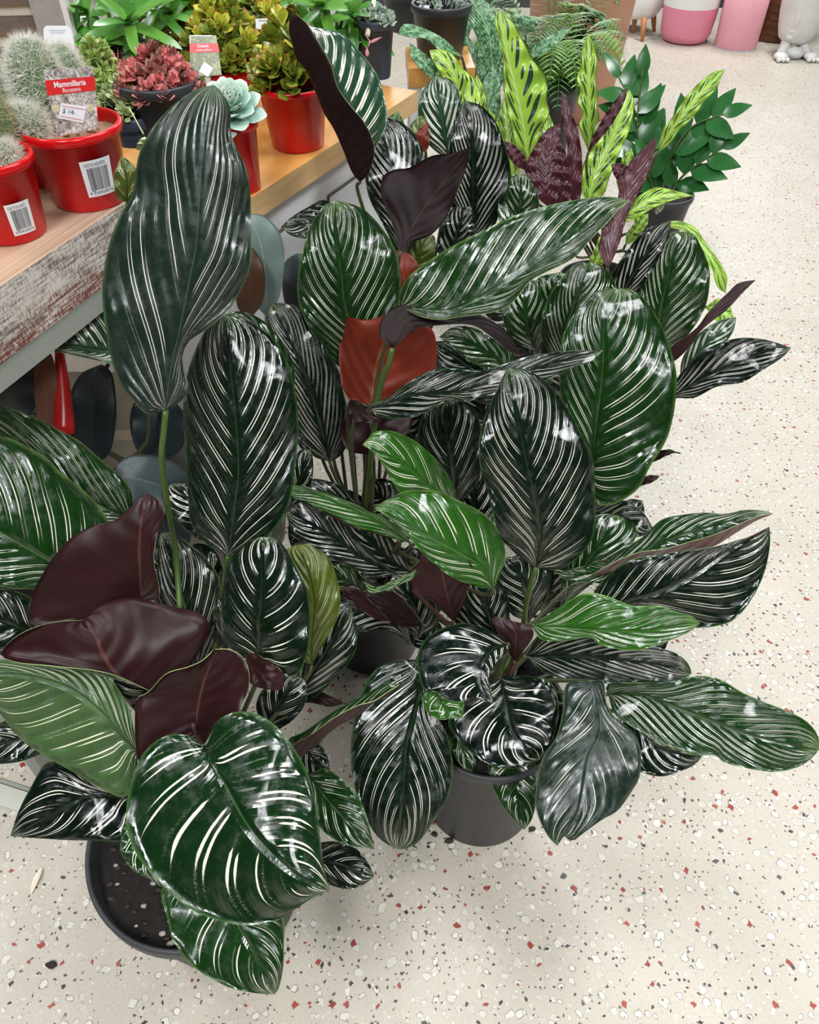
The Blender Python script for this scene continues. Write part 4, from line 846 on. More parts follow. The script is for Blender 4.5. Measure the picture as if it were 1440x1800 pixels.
for (x0, y0, x1, y1, w_, d, dd) in ((960, 680, 900, 590, 40, 1.6, 1.55), (1010, 700, 950, 560, 36, 1.62, 1.56), (1080, 930, 1130, 880, 26, 1.6, 1.56), (1060, 860, 1000, 780, 40, 1.55, 1.5), (900, 560, 860, 500, 34, 1.66, 1.6)):  # dark leaves added inside the plant to darken its interior
    dx, dy = (x1 - x0) / 3, (y1 - y0) / 3; nn = math.hypot(dx, dy); nx, ny = -dy / nn * w_, dx / nn * w_
    L(PD, (x0, y0, d), (x1, y1, dd), [(x0 + dx * q + nx * k, y0 + dy * q + ny * k) for q, k in ((.5, .8), (1.4, 1), (2.4, .7))], [(x0 + dx * q - nx * k, y0 + dy * q - ny * k) for q, k in ((.5, .8), (1.4, 1), (2.4, .7))], top='darkwide', nv=11)
# ---- plant F (back centre)
L(PF, (633, 320, 1.42), (518, 23, 1.26), None, None, rows=[(1, [(655, 270), (678, 225), (680, 190), (667, 139), (650, 111), (629, 87), (608, 62), (580, 52), (553, 48), (532, 36)], .05), (.1, [(630, 280), (620, 200), (590, 130), (560, 80), (535, 45)], .0), (-.35, [(618, 300), (604, 264), (587, 226), (570, 198), (553, 156), (539, 125), (521, 101), (514, 76), (509, 52), (511, 30)], .0), (-1, [(648, 305), (658, 272), (655, 245), (640, 214), (615, 184), (594, 153), (584, 118), (570, 90), (553, 62), (539, 40)], -.03)], top='silver', under='black', nv=17, lean=0.22, bow=.0, rip=0, pet=[(628, 330, 1.44), (640, 372, 1.48)], label='rolled leaf, dark purple outside and brightly striped inside')
L(PF, (660, 300, 1.62), (700, 195, 1.58), [(660, 250), (680, 210)], [(700, 270), (712, 225)], top='bright', nv=7)
L(PF, (707, 462, 1.52), (648, 207, 1.42), [(690, 426), (668, 385), (648, 345), (640, 290), (638, 240)], [(735, 410), (752, 340), (750, 290), (733, 242), (704, 214), (672, 206)], [(708, 400), (700, 330), (680, 260)], top='dark', nv=14, lean=0.43)
L(PF, (704, 442, 1.40), (827, 259, 1.32), [(694, 410), (685, 382), (672, 352), (669, 330), (674, 309), (695, 298), (719, 295), (737, 285), (762, 273), (795, 269)], [(712, 434), (730, 424), (758, 413), (778, 392), (792, 368), (806, 333), (817, 306), (824, 278)], [(733, 385), (768, 337), (800, 295)], face='U', under='black', top='mid', nv=8, bow=-.01)
L(PF, (790, 282, 1.62), (768, 133, 1.54), [(765, 265), (742, 240), (735, 205), (738, 172), (752, 146)], [(800, 262), (811, 225), (812, 196), (806, 160), (792, 140)], [(780, 220), (772, 170)], top='silver', nv=10, lean=0.50)
L(PF, (748, 262, 1.58), (740, 202, 1.55), [(725, 245), (722, 220)], [(752, 240), (752, 215)], top='olive', nv=5)
L(PF, (738, 270, 1.57), (752, 215, 1.54), [(728, 248), (740, 225)], [(752, 262), (755, 240)], face='U', under='red', nv=3)
L(PF, (830, 420, 1.58), (815, 177, 1.46), [(806, 395), (790, 340), (790, 260), (800, 205)], [(862, 410), (886, 356), (897, 325), (897, 290), (886, 250), (869, 210), (843, 184)], [(832, 330), (830, 243), (822, 200)], top='darkwide', nv=17, lean=0.50, rip=.005)
L(PF, (905, 400, 1.66), (917, 305, 1.60), [(885, 375), (888, 330), (902, 308)], [(935, 385), (948, 360), (940, 330), (928, 310)], top='mid', nv=10)
L(PF, (795, 462, 1.6), (820, 355, 1.54), [(768, 440), (780, 390), (800, 362)], [(825, 440), (835, 400), (832, 370)], top='dark', nv=11)
L(PF, (725, 480, 1.56), (755, 410, 1.52), [(708, 455), (715, 425), (735, 412)], [(755, 470), (765, 440), (765, 418)], top='olive', nv=7)
L(PF, (610, 392, 1.52), (494, 399, 1.44), [(575, 352), (540, 365), (512, 382)], [(580, 425), (539, 420), (512, 414)], top='dark', nv=10, lean=0.53)
L(PF, (900, 420, 1.56), (876, 357, 1.52), [(884, 400), (876, 380)], [(912, 400), (900, 372)], top='silver', nv=4)
L(PF, (720, 540, 1.56), (690, 440, 1.5), [(690, 520), (680, 480)], [(740, 510), (735, 465), (715, 445)], face='U', under='red', nv=5)

# bare stems at the centre seen between the leaves
for k, (x0, x1, yt) in enumerate(((598, 606, 770), (620, 616, 780), (640, 640, 790), (668, 655, 775), (585, 600, 800), (650, 648, 760))):
    mb = MB(); p0 = P(x0, yt, 1.40); p1 = np.array(PC['crown']) + np.array([(k - 2.5) * .012, .02, 0])
    mb.tube(bez(p0, p0 + np.array([0, .01, -.1]), p1 + np.array([0, 0, .12]), p1, 10), .0032, .0042, 7); mb.build('petiole', M['petiole_dark'], PC['root'])

# ------------------------------------------------------------ rattlesnake plant, speckled plant
cg = onz(1035, 590)
PG = plant('potted_rattlesnake_plant', (cg[0], cg[1], 0), 'rattlesnake plant with narrow wavy lime leaves blotched dark green and purple beneath', None, r_rim=0.12, r_base=0.09, h=0.2, mat='blackpot')
def rat(base, tip, left, right, **k):
    k.setdefault('top', 'rattle'); k.setdefault('under', 'purple'); k.setdefault('nv', 14); k.setdefault('edge', 'edgedark'); k.setdefault('lean', .3); k.setdefault('rip', .008); k.setdefault('ripk', 6)
    return L(PG, base, tip, left, right, **k)
rat((930, 290, 2.05), (877, 17, 1.85), [(909, 258), (898, 217), (889, 179), (886, 146), (884, 104), (877, 67), (870, 37)], [(940, 267), (950, 233), (966, 200), (962, 175), (961, 137), (940, 108), (922, 75), (904, 42)], mid=[(920, 220), (905, 150), (888, 80)])
rat((1036, 270, 2.0), (1034, 58, 1.86), [(1019, 225), (1024, 200), (1016, 179), (1020, 158), (1014, 137), (1023, 110), (1023, 90)], [(1050, 250), (1047, 228), (1054, 208), (1049, 185), (1052, 165), (1046, 140), (1050, 120), (1046, 83)])
rat((1034, 356, 1.95), (1107, 158, 1.88), [(1021, 333), (1024, 292), (1044, 258), (1062, 217), (1078, 183)], [(1061, 342), (1073, 308), (1090, 267), (1108, 225), (1115, 180)])
rat((1157, 268, 1.90), (1275, 121, 1.80), [(1161, 242), (1167, 225), (1188, 198), (1205, 171), (1232, 143), (1256, 126)], [(1178, 252), (1194, 229), (1219, 206), (1238, 178), (1256, 160), (1268, 138)], mid=[(1190, 215), (1232, 165)])
rat((1069, 473, 1.78), (1154, 240, 1.88), [(1054, 445), (1057, 415), (1073, 387), (1086, 354), (1090, 315), (1108, 286), (1132, 260)], [(1078, 455), (1090, 425), (1100, 387), (1115, 354), (1136, 315), (1150, 272)], face='U')
rat((1008, 360, 1.9), (988, 160, 1.83), [(990, 320), (998, 260), (988, 220), (986, 185)], [(1021, 345), (1024, 292), (1019, 242), (1010, 210), (1000, 180)], face='U')
rat((965, 366, 1.88), (985, 217, 1.84), [(940, 340), (924, 298), (940, 258), (962, 228)], [(980, 350), (990, 300), (986, 250)], face='U')
rat((985, 366, 1.9), (975, 235, 1.86), [(965, 340), (955, 280)], [(1005, 340), (995, 270)], face='U')
rat((1034, 268, 1.84), (1103, 152, 1.80), [(1040, 245), (1062, 205), (1085, 172)], [(1045, 256), (1075, 220), (1098, 178)], face='U')
rat((925, 300, 1.86), (884, 248, 1.83), [(905, 290), (888, 265)], [(925, 280), (905, 255)], face='U')
rat((1110, 320, 1.86), (1075, 288, 1.84), [(1090, 320), (1078, 305)], [(1110, 298), (1095, 288)], face='U')
rat((1075, 385, 1.86), (1220, 344, 1.82), [(1110, 355), (1150, 330), (1190, 336)], [(1110, 388), (1150, 365), (1190, 350)])
rat((1150, 400, 1.75), (1276, 515, 1.72), [(1185, 388), (1220, 398), (1240, 425), (1262, 455), (1278, 485)], [(1180, 400), (1212, 412), (1230, 440), (1250, 472), (1262, 505)], bow=.05, rip=.005)
rat((1240, 540, 1.74), (1290, 560, 1.70), [(1262, 525), (1282, 535)], [(1255, 560), (1275, 570)], pet=[(1232, 530, 1.76), (1180, 480, 1.85)])
for (x0, y0, x1, y1, wd, d) in ((905, 330, 885, 170, 24, 2.1), (960, 330, 960, 190, 26, 2.1), (1060, 440, 1100, 370, 20, 1.95), (1100, 430, 1140, 375, 18, 1.95), (850, 260, 838, 130, 22, 2.05), (1010, 440, 1000, 320, 20, 2.0), (1040, 480, 1075, 400, 22, 1.95), (880, 300, 860, 190, 22, 2.1), (1090, 340, 1110, 260, 20, 2.0)):
    dx, dy = (x1 - x0) / 3, (y1 - y0) / 3; nx, ny = -dy / math.hypot(dx, dy), dx / math.hypot(dx, dy)
    rat((x0, y0, d), (x1, y1, d - .06), [(x0 + dx * q + nx * wd * .55, y0 + dy * q + ny * wd * .55) for q in (.7, 1.5, 2.3)], [(x0 + dx * q - nx * wd * .55, y0 + dy * q - ny * wd * .55) for q in (.7, 1.5, 2.3)])
cj = onz(845, 520)
PJ = plant('potted_speckled_plant', (cj[0], cj[1], 0), 'speckled plant with pale mottled green leaves at the far end of the honey bench', None, r_rim=0.11, r_base=0.085, h=0.2, mat='blackpot')
def spk(base, tip, left, right, **k):
    k.setdefault('top', 'speck'); k.setdefault('under', 'petiole'); k.setdefault('nv', 14)
    return L(PJ, base, tip, left, right, **k)
spk((869, 168, 2.1), (806, -40, 1.95), [(851, 115), (841, 73), (824, 35), (805, 0)], [(879, 111), (884, 69), (870, 21), (840, -15)])
spk((812, 100, 1.86), (699, 60, 1.78), [(778, 92), (747, 68), (722, 66)], [(786, 72), (747, 50), (712, 42)])
spk((765, 145, 1.84), (720, 75, 1.80), [(742, 125), (722, 100)], [(770, 120), (748, 95)], top='zz2')
spk((865, 170, 2.15), (845, 60, 2.1), [(845, 140), (840, 90)], [(885, 140), (870, 80)])
spk((805, 175, 1.86), (755, 88, 1.80), [(790, 160), (775, 130), (760, 105)], [(820, 150), (812, 115), (785, 88)], top='rattle', nv=8)
spk((832, 230, 1.9), (800, 112, 1.86), [(815, 200), (800, 160)], [(848, 190), (835, 140)], top='rattle', nv=8)
spk((925, 60, 2.3), (942, 33, 2.25), [(905, 45), (915, 28)], [(938, 55), (945, 42)])
spk((925, 105, 2.2), (1005, 50, 2.15), [(940, 80), (980, 55)], [(955, 95), (985, 72)])
spk((850, 190, 2.2), (780, 150, 2.1), [(820, 190), (790, 175)], [(830, 165), (800, 145)])

spk((850, 260, 2.12), (868, 110, 2.05), [(838, 215), (848, 150)], [(868, 215), (880, 150)])
spk((815, 210, 1.88), (770, 110, 1.84), [(785, 190), (765, 150)], [(815, 165), (798, 125)], top='rattle', nv=9)
spk((870, 230, 2.2), (820, 60, 2.1), [(838, 190), (815, 120)], [(880, 170), (850, 100)])
spk((905, 200, 2.25), (900, 90, 2.2), [(888, 170), (885, 120)], [(925, 170), (918, 120)])
spk((790, 120, 2.16), (820, 10, 2.1), [(778, 80), (795, 35)], [(815, 90), (828, 45)], top='zz2')
# ------------------------------------------------------------ rubber plants under the bench
for (nm_loc, lab, pts) in (((95, 880), 'dark rubber plant under the bench with a red leaf sheath and brown underside', 'L'), ((440, 940), 'rubber plant under the honey bench with one large grey green leaf', 'R')):
    cr_ = onz(*nm_loc)
    PR = plant('potted_rubber_plant', (cr_[0], cr_[1], 0), lab, 'rubber plants under the benches', r_rim=0.11, r_base=0.085, h=0.2)
    def rb(base, tip, left, right, **k):
        k.setdefault('top', 'rubber'); k.setdefault('under', 'rubberbrown'); k.setdefault('edge', 'edgedark'); k.setdefault('rip', .002); k.setdefault('label', None)
        return L(PR, base, tip, left, right, **k)
    if pts == 'L':
        rb((80, 760, 1.33), (80, 600, 1.29), [(66, 735), (60, 690), (63, 640)], [(100, 735), (102, 690), (96, 640)], top='rubberbrown')
        mb = MB(); q = [P(112, 762, 1.31), P(112, 720, 1.305), P(108, 660, 1.30), P(103, 600, 1.295)]
        mb.tube([tuple(v) for v in spline([tuple(a) for a in q], 12)], .019, .006, 12); o = mb.build('leaf_sheath', M['sheath'], PR['root']); o['label'] = 'bright red rolled new leaf sheath'
        rb((150, 815, 1.38), (178, 640, 1.34), [(125, 770), (120, 710), (140, 660)], [(190, 800), (204, 740), (202, 680), (194, 652)])
        rb((320, 870, 1.34), (200, 838, 1.26), [(290, 905), (240, 888), (210, 862)], [(330, 830), (285, 804), (235, 800), (208, 815)], top='rubberdull')
        rb((275, 815, 1.44), (262, 690, 1.38), [(240, 790), (228, 740), (240, 700)], [(318, 790), (330, 740), (300, 700)])
        rb((20, 740, 1.36), (10, 600, 1.3), [(-30, 710), (-40, 640)], [(60, 720), (66, 650), (40, 605)])
        rb((310, 990, 1.36), (262, 850, 1.30), [(270, 980), (240, 930), (240, 880)], [(335, 950), (330, 890), (300, 850)])
        rb((230, 940, 1.42), (220, 810, 1.36), [(200, 910), (190, 860)], [(265, 900), (258, 840)])
    else:
        rb((470, 560, 1.36), (432, 378, 1.24), [(440, 520), (425, 450), (420, 400)], [(492, 520), (500, 465), (498, 430), (488, 402), (465, 380), (448, 376)], top='rubbergrey', under='rubberbrown')
        rb((440, 560, 1.32), (428, 430, 1.24), [(418, 540), (412, 480)], [(462, 530), (466, 480), (448, 440)], top='brownleaf')
        rb((530, 560, 1.44), (540, 445, 1.38), [(500, 530), (498, 470), (515, 448)], [(560, 540), (570, 480), (558, 450)], top='rubberdull')
        rb((470, 720, 1.42), (470, 570, 1.36), [(445, 680), (440, 610)], [(500, 680), (500, 610)])
# cartons stored under the bench behind the rubber plants
for (x, y, sx, sz, lab) in ((215, 860, .30, .36, 'cream carton on the floor under the bench behind the rubber plant leaves'),):
    c = onz(x, y) + np.array([-.05, .09, 0]); root = empty('carton', c, lab, 'box')
    mb = MB(); mb.box(c + np.array([0, 0, sz / 2]), sx, .18, sz); mb.build('box_body', M['creamcrate'], root, False)
    mb = MB(); mb.box(c + np.array([0, -.091, sz * .5]), sx * 1.002, .004, .03); mb.build('tape', M['paleslat'], root, False)

# ------------------------------------------------------------ ZZ plant
zf = onz(1160, 432) + np.array([0, .085, 0]); hz = .17
PZ = plant('potted_zz_plant', (zf[0], zf[1], 0), 'ZZ plant with glossy oval leaflets in a black pot, nearest the open floor', None, r_rim=.105, r_base=.082, h=hz, mat='blackpot', stones=12)
def frond(pl, pts, n, LL, WW, mat='zz', a0=.25, name='frond', r=.004):
    q = spline([tuple(P(*p)) for p in pts], 24); mb = MB(); mb.tube([tuple(v) for v in q], r, r * .4, 6, 1)
    c0 = np.array(pl['crown']) + np.array([R_.uniform(-.02, .02), R_.uniform(-.02, .02), 0])
    b = bez(q[0], q[0] - (q[3] - q[0]) * 2, c0 + np.array([0, 0, .06]), c0, 8); mb.tube([tuple(v) for v in b], r, r * 1.4, 6, 1)
    for k in range(n):
        t = a0 + (1 - a0) * k / (n - 1); i = int(t * 22); p = Vector(q[i]); tg = Vector(q[i + 1] - q[i]).normalized()
        view = (Vector((0, 0, CAM_H)) - p).normalized(); upv = (view + Vector((0, 0, .6)) + Vector((R_.uniform(-.4, .4), R_.uniform(-.3, .3), 0))).normalized(); sd = tg.cross(upv).normalized()
        s = 1 if k % 2 else -1; sc = .75 + .35 * math.sin(math.pi * t)
        d = (tg * .75 + sd * s * .75).normalized() if k < n - 1 else tg
        mb.leaflet(p, d, upv, LL * sc, WW * sc, .0015, 'lance', .12, .10, 0)
    return mb.build(name, [M[mat], M['petiole']], pl['root'])
frond(PZ, [(1150, 345, 2.1), (1140, 280, 2.05), (1118, 200, 2.0), (1085, 130, 1.96)], 9, 0.098, 0.048)
frond(PZ, [(1160, 345, 2.1), (1130, 290, 2.05), (1120, 220, 2.0), (1130, 120, 1.94)], 10, 0.098, 0.048)
frond(PZ, [(1162, 345, 2.1), (1175, 285, 2.0), (1215, 225, 1.95), (1275, 200, 1.90)], 8, 0.092, 0.048)
frond(PZ, [(1170, 350, 2.1), (1200, 310, 2.0), (1240, 280, 1.95), (1275, 258, 1.92)], 8, 0.092, 0.046)
frond(PZ, [(1155, 350, 2.1), (1160, 310, 2.06), (1175, 280, 2.02), (1200, 255, 2.0)], 7, 0.086, 0.046)
frond(PZ, [(1160, 352, 2.1), (1148, 330, 2.06), (1140, 300, 2.02), (1150, 260, 2.0)], 6, 0.081, 0.044)

# ------------------------------------------------------------ fern in a peach pot
pl_ = onz(1008, 222) + np.array([0, .21, 0]); root = empty('tall_planter', pl_, 'tall peach terracotta planter standing behind the fern', 'planter')
mb = MB(); mb.lathe(pl_, [(0, 0), (.19, 0), (.205, .01), (.25, .55), (.275, .56), (.28, .62), (.26, .62), (.235, .55), (.19, .05), (0, .05)], 64); mb.build('body', M['terracotta'], root)
kf = onz(955, 285) + np.array([0, .1, 0])
PK = dict(root=empty('potted_fern', kf, 'feathery green fern in front of the peach planter, behind the rattlesnake plant', 'potted plant'), crown=(kf[0], kf[1], .40), cr=.1)
pot(PK['root'], kf, .14, .11, .30, 'blackpot', rimh=.03); soil_disc(PK['root'], kf, .14, .30, 5)
PK['crown'] = (kf[0], kf[1], .30)
for k in range(60):
    a = R_.uniform(0, 6.28); rr = R_.uniform(.12, .36); c0 = Vector(PK['crown']) + Vector((math.cos(a) * .05, math.sin(a) * .05, 0))
    dv = Vector((math.cos(a), math.sin(a) - .35, 0)); e = c0 + dv * rr * 1.15 + Vector((0, 0, R_.uniform(-.08, .26)))
    q = bez(np.array(c0), np.array(c0) + np.array([dv.x * .12, dv.y * .12, .24]), np.array(e) - np.array([dv.x * .1, dv.y * .1, -.15]), np.array(e), 22)
    mb = MB(); mb.tube([tuple(v) for v in q], .002, .0007, 5, 0)
    for i in range(3, 21):
        t = i / 21; p = Vector(q[i]); tg = Vector(q[i + 1] - q[i - 1]).normalized() if i < 21 else tg
        sd = tg.cross(Vector((0, 0, 1))).normalized()
        for s in (-1, 1): mb.leaflet(p, (sd * s + tg * .45), Vector((0, 0, 1)), .075 * math.sin(math.pi * min(1, t * .9 + .08)) + .01, .013, .0008, 'lance', .25, 0, 0, 4)
    mb.build('frond', M['fernlite' if k % 3 == 0 else 'fern'], PK['root'])

# ------------------------------------------------------------ planters at the far right
def at_floor(x, ybot, r): return onz(x, ybot) + np.array([0, r, 0])
g_ = None
# white bowl on wooden legs
dpx = lambda p, w_: w_ * depth_of(p) / FPX
p = at_floor(1122, 66, .15); root = empty('planter_on_legs', p, 'white bowl planter on four tapered wooden legs', 'planter')
rw = dpx(p, 84) / 2; zb = z_at(p, 30)
mb = MB(); mb.lathe((p[0], p[1], zb), [(0, 0), (rw * .45, .001), (rw * .75, .012), (rw * .94, .05), (rw * 1.02, .11), (rw * 1.0, .17), (rw * .93, .21), (rw * .88, .21), (rw * .9, .15), (rw * .7, .04), (0, .03)], 56); mb.build('bowl', M['whiteglaze'], root)
for (x, y) in ((1085, 60), (1112, 58), (1129, 73), (1150, 56)):
    q = onz(x, y); m_ = Vector((p[0], p[1], 0)); qb = Vector(q); top = qb + (m_ - qb) * .22; top.z = zb + .035
    mb = MB(); mb.tube([qb, qb * .5 + top * .5, top], .011, .021, 12); mb.build('leg', M['legwood'], root)
p = at_floor(1213, 83, .16); rw = dpx(p, 92) / 2; zs = z_at(p - np.array([0, rw, 0]), 19)
root = empty('two_tone_planter', p, 'tall rounded planter, white above and rose pink below', 'planter')
prof = [(0, 0), (rw * .66, 0), (rw * .82, .012), (rw * .93, .05)]
mb = MB(); mb.lathe(p, prof + [(rw * .99, zs * .75), (rw, zs)], 64); mb.build('pink_base', M['pink'], root)['label'] = 'rose pink lower half'
mb = MB(); mb.lathe(p, [(rw, zs), (rw * 1.01, zs + .05), (rw * .99, zs + .2), (rw * .9, zs + .32), (rw * .84, zs + .32), (rw * .93, zs + .2), (rw * .94, zs)], 64); mb.build('white_top', M['whiteglaze'], root)['label'] = 'white upper half'
p = at_floor(1303, 92, .13); rw = dpx(p, 70) / 2
root = empty('ribbed_planter', p, 'pale pink ribbed cylinder planter between the two-tone pot and the white head', 'planter')
mb = MB(); n = 216
mb.lathe(p, [(0, 0), (rw * .97, 0), (rw, .006), (rw * 1.06, .5), (rw * 1.0, .5), (rw * .95, .02), (0, .02)], n, 0, .014, 54); mb.build('body', M['pinklite'], root)
mb = MB(); mb.lathe(p, [(0, .0), (rw * 1.03, 0), (rw * 1.03, .004), (0, .004)], 48); mb.build('base', M['inkgrey'], root)
# wicker basket
p = at_floor(1385, 80, .24) + np.array([0, .02, 0]); root = empty('wicker_basket', p, 'dark brown woven wicker basket behind the white head planter', 'basket')
mb = MB(); pr = [(0, 0)]
for k in range(26): pr += [(.215 + .006 * (k % 2), .02 * k), (.222 + .006 * ((k + 1) % 2), .02 * k + .010)]
mb.lathe(p, pr, 72, 0, .012, 36); mb.build('weave', M['wicker'], root)
# white head planter
p = at_floor(1399, 104, .10); root = empty('head_planter', p, 'white face shaped planter resting on two feet, at the top right corner', 'planter')
mb = MB(); r0 = dpx(p, 66) / 2; zz = z_at(p, 72)
mb.lathe((p[0], p[1], zz), [(0, -.012), (r0 * .55, -.008), (r0 * .85, .02), (r0 * 1.0, .07), (r0 * 1.12, .14), (r0 * 1.22, .24), (r0 * 1.15, .34), (r0 * .9, .42), (0, .43)], 48)
mb.build('head', M['stone'], root)
fv = np.array([p[0] - r0 * .55, p[1] - r0 * .80, zz + .10])
mb = MB(); mb.ball(fv + np.array([0, .0, .035]), .016, .03, .05, 14, 10); mb.build('nose', M['stone'], root)
for dz in (-.012, -.030):
    mb = MB(); mb.ball(fv + np.array([.004, .012, dz]), .026, .022, .010, 14, 8); mb.build('lip', M['stone'], root)
mb = MB(); mb.ball(fv + np.array([.006, .03, -.062]), .032, .03, .022, 14, 8); mb.build('chin', M['stone'], root)
mb = MB(); mb.tube([fv + np.array([.115, .010, .03]), fv + np.array([.095, .006, -.0]), fv + np.array([.075, .008, -.035])], .003, .0015, 6); mb.build('crease', M['greybrown'], root)
for (dx, nn) in ((-.105, 3), (.075, 3)):
    mb = MB(); c = np.array([p[0] + dx * 1.0, p[1] - .09, 0])
    mb.tube([c + np.array([0, -.01, .02]), c + np.array([-dx * .35, .04, .05]), c + np.array([-dx * .55, .08, zz + .01])], .026, .034, 12)
    mb.ball(c + np.array([0, -.035, .022]), .042, .05, .022, 16, 8)
    for k in range(nn): mb.ball(c + np.array([(k - 1) * .026, -.082, .014]), .014, .018, .013, 10, 7)
    mb.build('foot', M['stone'], root)
mb = MB(); mb.ball(np.array([p[0] - .01, p[1] - .085, .03]), .055, .05, .032, 16, 8); mb.build('hand', M['stone'], root)

# ------------------------------------------------------------ pots on the near bench
def potpx(name, xb, yb, z, wbase, wrim, ytopfront, lab, group, mat, cat='potted plant', **k):
    """xb,yb: image point where the front of the pot meets the bench"""
    f = onz(xb, yb, z); rb = dpx(f, wbase) / 2; c = f + np.array([0, rb, 0]); rr = dpx(c, wrim) / 2
    h = z_at(c - np.array([0, rr, 0]), ytopfront) - z
    rr *= depth_of(c + np.array([0, 0, h])) / depth_of(c)
    h = z_at(c - np.array([0, rr, 0]), ytopfront) - z
    return plant(name, (c[0], c[1], z), lab, group, cat, rr, rb, h, mat, **k), c, rr, rb, h
def wraplabel(par, c, z0, z1, rfun, a0, a1, title, digits, th=.0006):
    """label stuck to a pot: angles a0..a1 (deg, 270 faces the camera)"""
    def fn(x, y, off=0.0):
        a = math.radians(a0 + (a1 - a0) * x); zz = z0 + (z1 - z0) * y; r = rfun(zz) + th + off
        return (c[0] + r * math.cos(a), c[1] + r * math.sin(a), zz)
    mb = MB(); add_rect(mb, fn, 0, 0, 1, 1, 0, 10); lb = mb.build('barcode_label', M['label'], par)
    f2 = lambda x, y: fn(x, y, .0005)
    mb = MB(); add_text(mb, title, f2, .10, .84, .80, .93); add_text(mb, digits, f2, .08, .06, .92, .14)
    rr = random.Random(5); x = .16
    while x < .84:
        w_ = rr.choice((.010, .014, .022)); add_rect(mb, f2, x, .18 if rr.random() < .9 else .14, x + w_, .80); x += w_ + rr.choice((.010, .016, .024))
    mb.build('print', M['ink'], lb, False)
def rf(rb, rr, h, z): return lambda zz: rb + (rr - rb) * min(1, max(0, (zz - z) / (h - .02))) * .82 + .0004
GR = 'red plastic pots of cacti on the near bench'
mam, c, rr, rb, h = potpx('potted_cactus', 142, 376, Z1, 128, 172, 246, 'red pot of woolly white cactus, with barcode label and red Mammillaria tag', GR, 'redpot', soil=False, rimh=.014)
soil_disc(mam['root'], c + np.array([0, 0, 0]), rr, h, 30, 'grit', 'grit', .018)
wraplabel(mam['root'], (c[0], c[1]), Z1 + h * .22, Z1 + h * .70, rf(rb, rr, h, Z1), 290, 330, 'CACTUS ASSORTD', '9 330924576')
def cactus(root, p, r, hh, spn, lean=(0, 0), sp='spine', name='cactus_stem'):
    mb = MB(); n = 20; m = 10; vs = []
    mb.lathe((p[0], p[1], p[2]), [(r * .7, 0), (r * .95, hh * .2), (r, hh * .5), (r * .85, hh * .8), (r * .5, hh * .96), (0.001, hh)], 28, 0, .05, 13)
    o = mb.build(name, M['cactusbody'], root)
    mb = MB()
    for _ in range(int(spn * 1.7)):
        a = R_.uniform(0, 6.28); t = R_.random() ** .8; k = .5 + .5 * t
        rad = r * (1 if t < .5 else math.sqrt(max(0, 1 - ((t - .5) / .5) ** 2)))
        b = Vector((p[0] + rad * math.cos(a), p[1] + rad * math.sin(a), p[2] + hh * t))
        nrm = Vector((math.cos(a), math.sin(a), (t - .4) * 1.6)).normalized()
        d = (nrm + Vector((R_.uniform(-.9, .9), R_.uniform(-.9, .9), R_.uniform(-.7, .9)))).normalized(); l = R_.uniform(.008, .018)
        s = .00035; x = d.orthogonal().normalized() * s; y = d.cross(x).normalized() * s
        mb.add([b + x, b - x * .5 + y, b - x * .5 - y, b + d * l], [(0, 1, 3), (1, 2, 3), (2, 0, 3)])
    q = mb.build('spines', M[sp], o, False); q['kind'] = 'stuff'
zt = Z1 + h - .02
def on_pot(c, zt, x, y):
    return onz(x, y, zt)
cactus(mam['root'], on_pot(c, zt, 90, 222), .036, .115, 2600)
cactus(mam['root'], on_pot(c, zt, 52, 248), .030, .048, 1400)
cactus(mam['root'], on_pot(c, zt, 130, 200), .030, .095, 1400)
# plant tag
q = [(100, 240, 1.085), (173, 226, 1.085), (164, 116, 1.045), (76, 122, 1.045)]
tagcard = planar
tg = tagcard(q); f0 = quad_fn(tg, .0006); f1 = quad_fn(tg, .0011)
tr = empty('plant_tag', tg[0], 'plastic tag reading Mammillaria Bocasana with a red band and a price sticker', 'plant tag')
mb = MB(); card(mb, tg); mb.build('card', M['cactusphoto'], tr, False)
mb = MB(); add_rect(mb, f0, -.01, .62, 1.01, .84, 0, 1); bd = mb.build('red_band', M['tagred'], tr, False)
mb = MB(); add_text(mb, 'Mammillaria', f1, .16, .72, .82, .81, 0, .02); add_text(mb, 'Bocasana', f1, .32, .64, .70, .705); mb.build('lettering', M['label'], bd, False)
mb = MB()
for (x, y, s) in ((.10, .42, .085), (.86, .36, .09)):
    for k in range(14):
        a = k * 6.283 / 14; mb.add([f0(x, y), f0(x + s * math.cos(a - .15) * .7, y + s * math.sin(a - .15) * .6), f0(x + s * math.cos(a) * 1.1, y + s * math.sin(a) * .9), f0(x + s * math.cos(a + .15) * .7, y + s * math.sin(a + .15) * .6)], [(0, 1, 2, 3)], 0)
    mb.add([f1(x + s * .25 * math.cos(a), y + s * .2 * math.sin(a)) for a in [k * .785 for k in range(8)]], [tuple(range(8))], 1)
mb.build('printed_flower', [M['petal'], M['petalc']], tr, False)
f3 = quad_fn(tg, .0014); st = [f3(.12, .27), f3(.67, .13), f3(.78, .38), f3(.24, .49)]; g0 = quad_fn(st, .0004)
mb = MB(); card(mb, st); sk = mb.build('price_sticker', M['label'], tr, False)
mb = MB(); add_rect(mb, g0, .05, .80, .95, .86); add_rect(mb, g0, .05, .14, .95, .20); mb.build('sticker_line', M['tagline'], sk, False)
mb = MB(); add_text(mb, '$ 14-', g0, .12, .34, .62, .70, 0, .015); mb.build('price', M['inkblue'], sk, False)
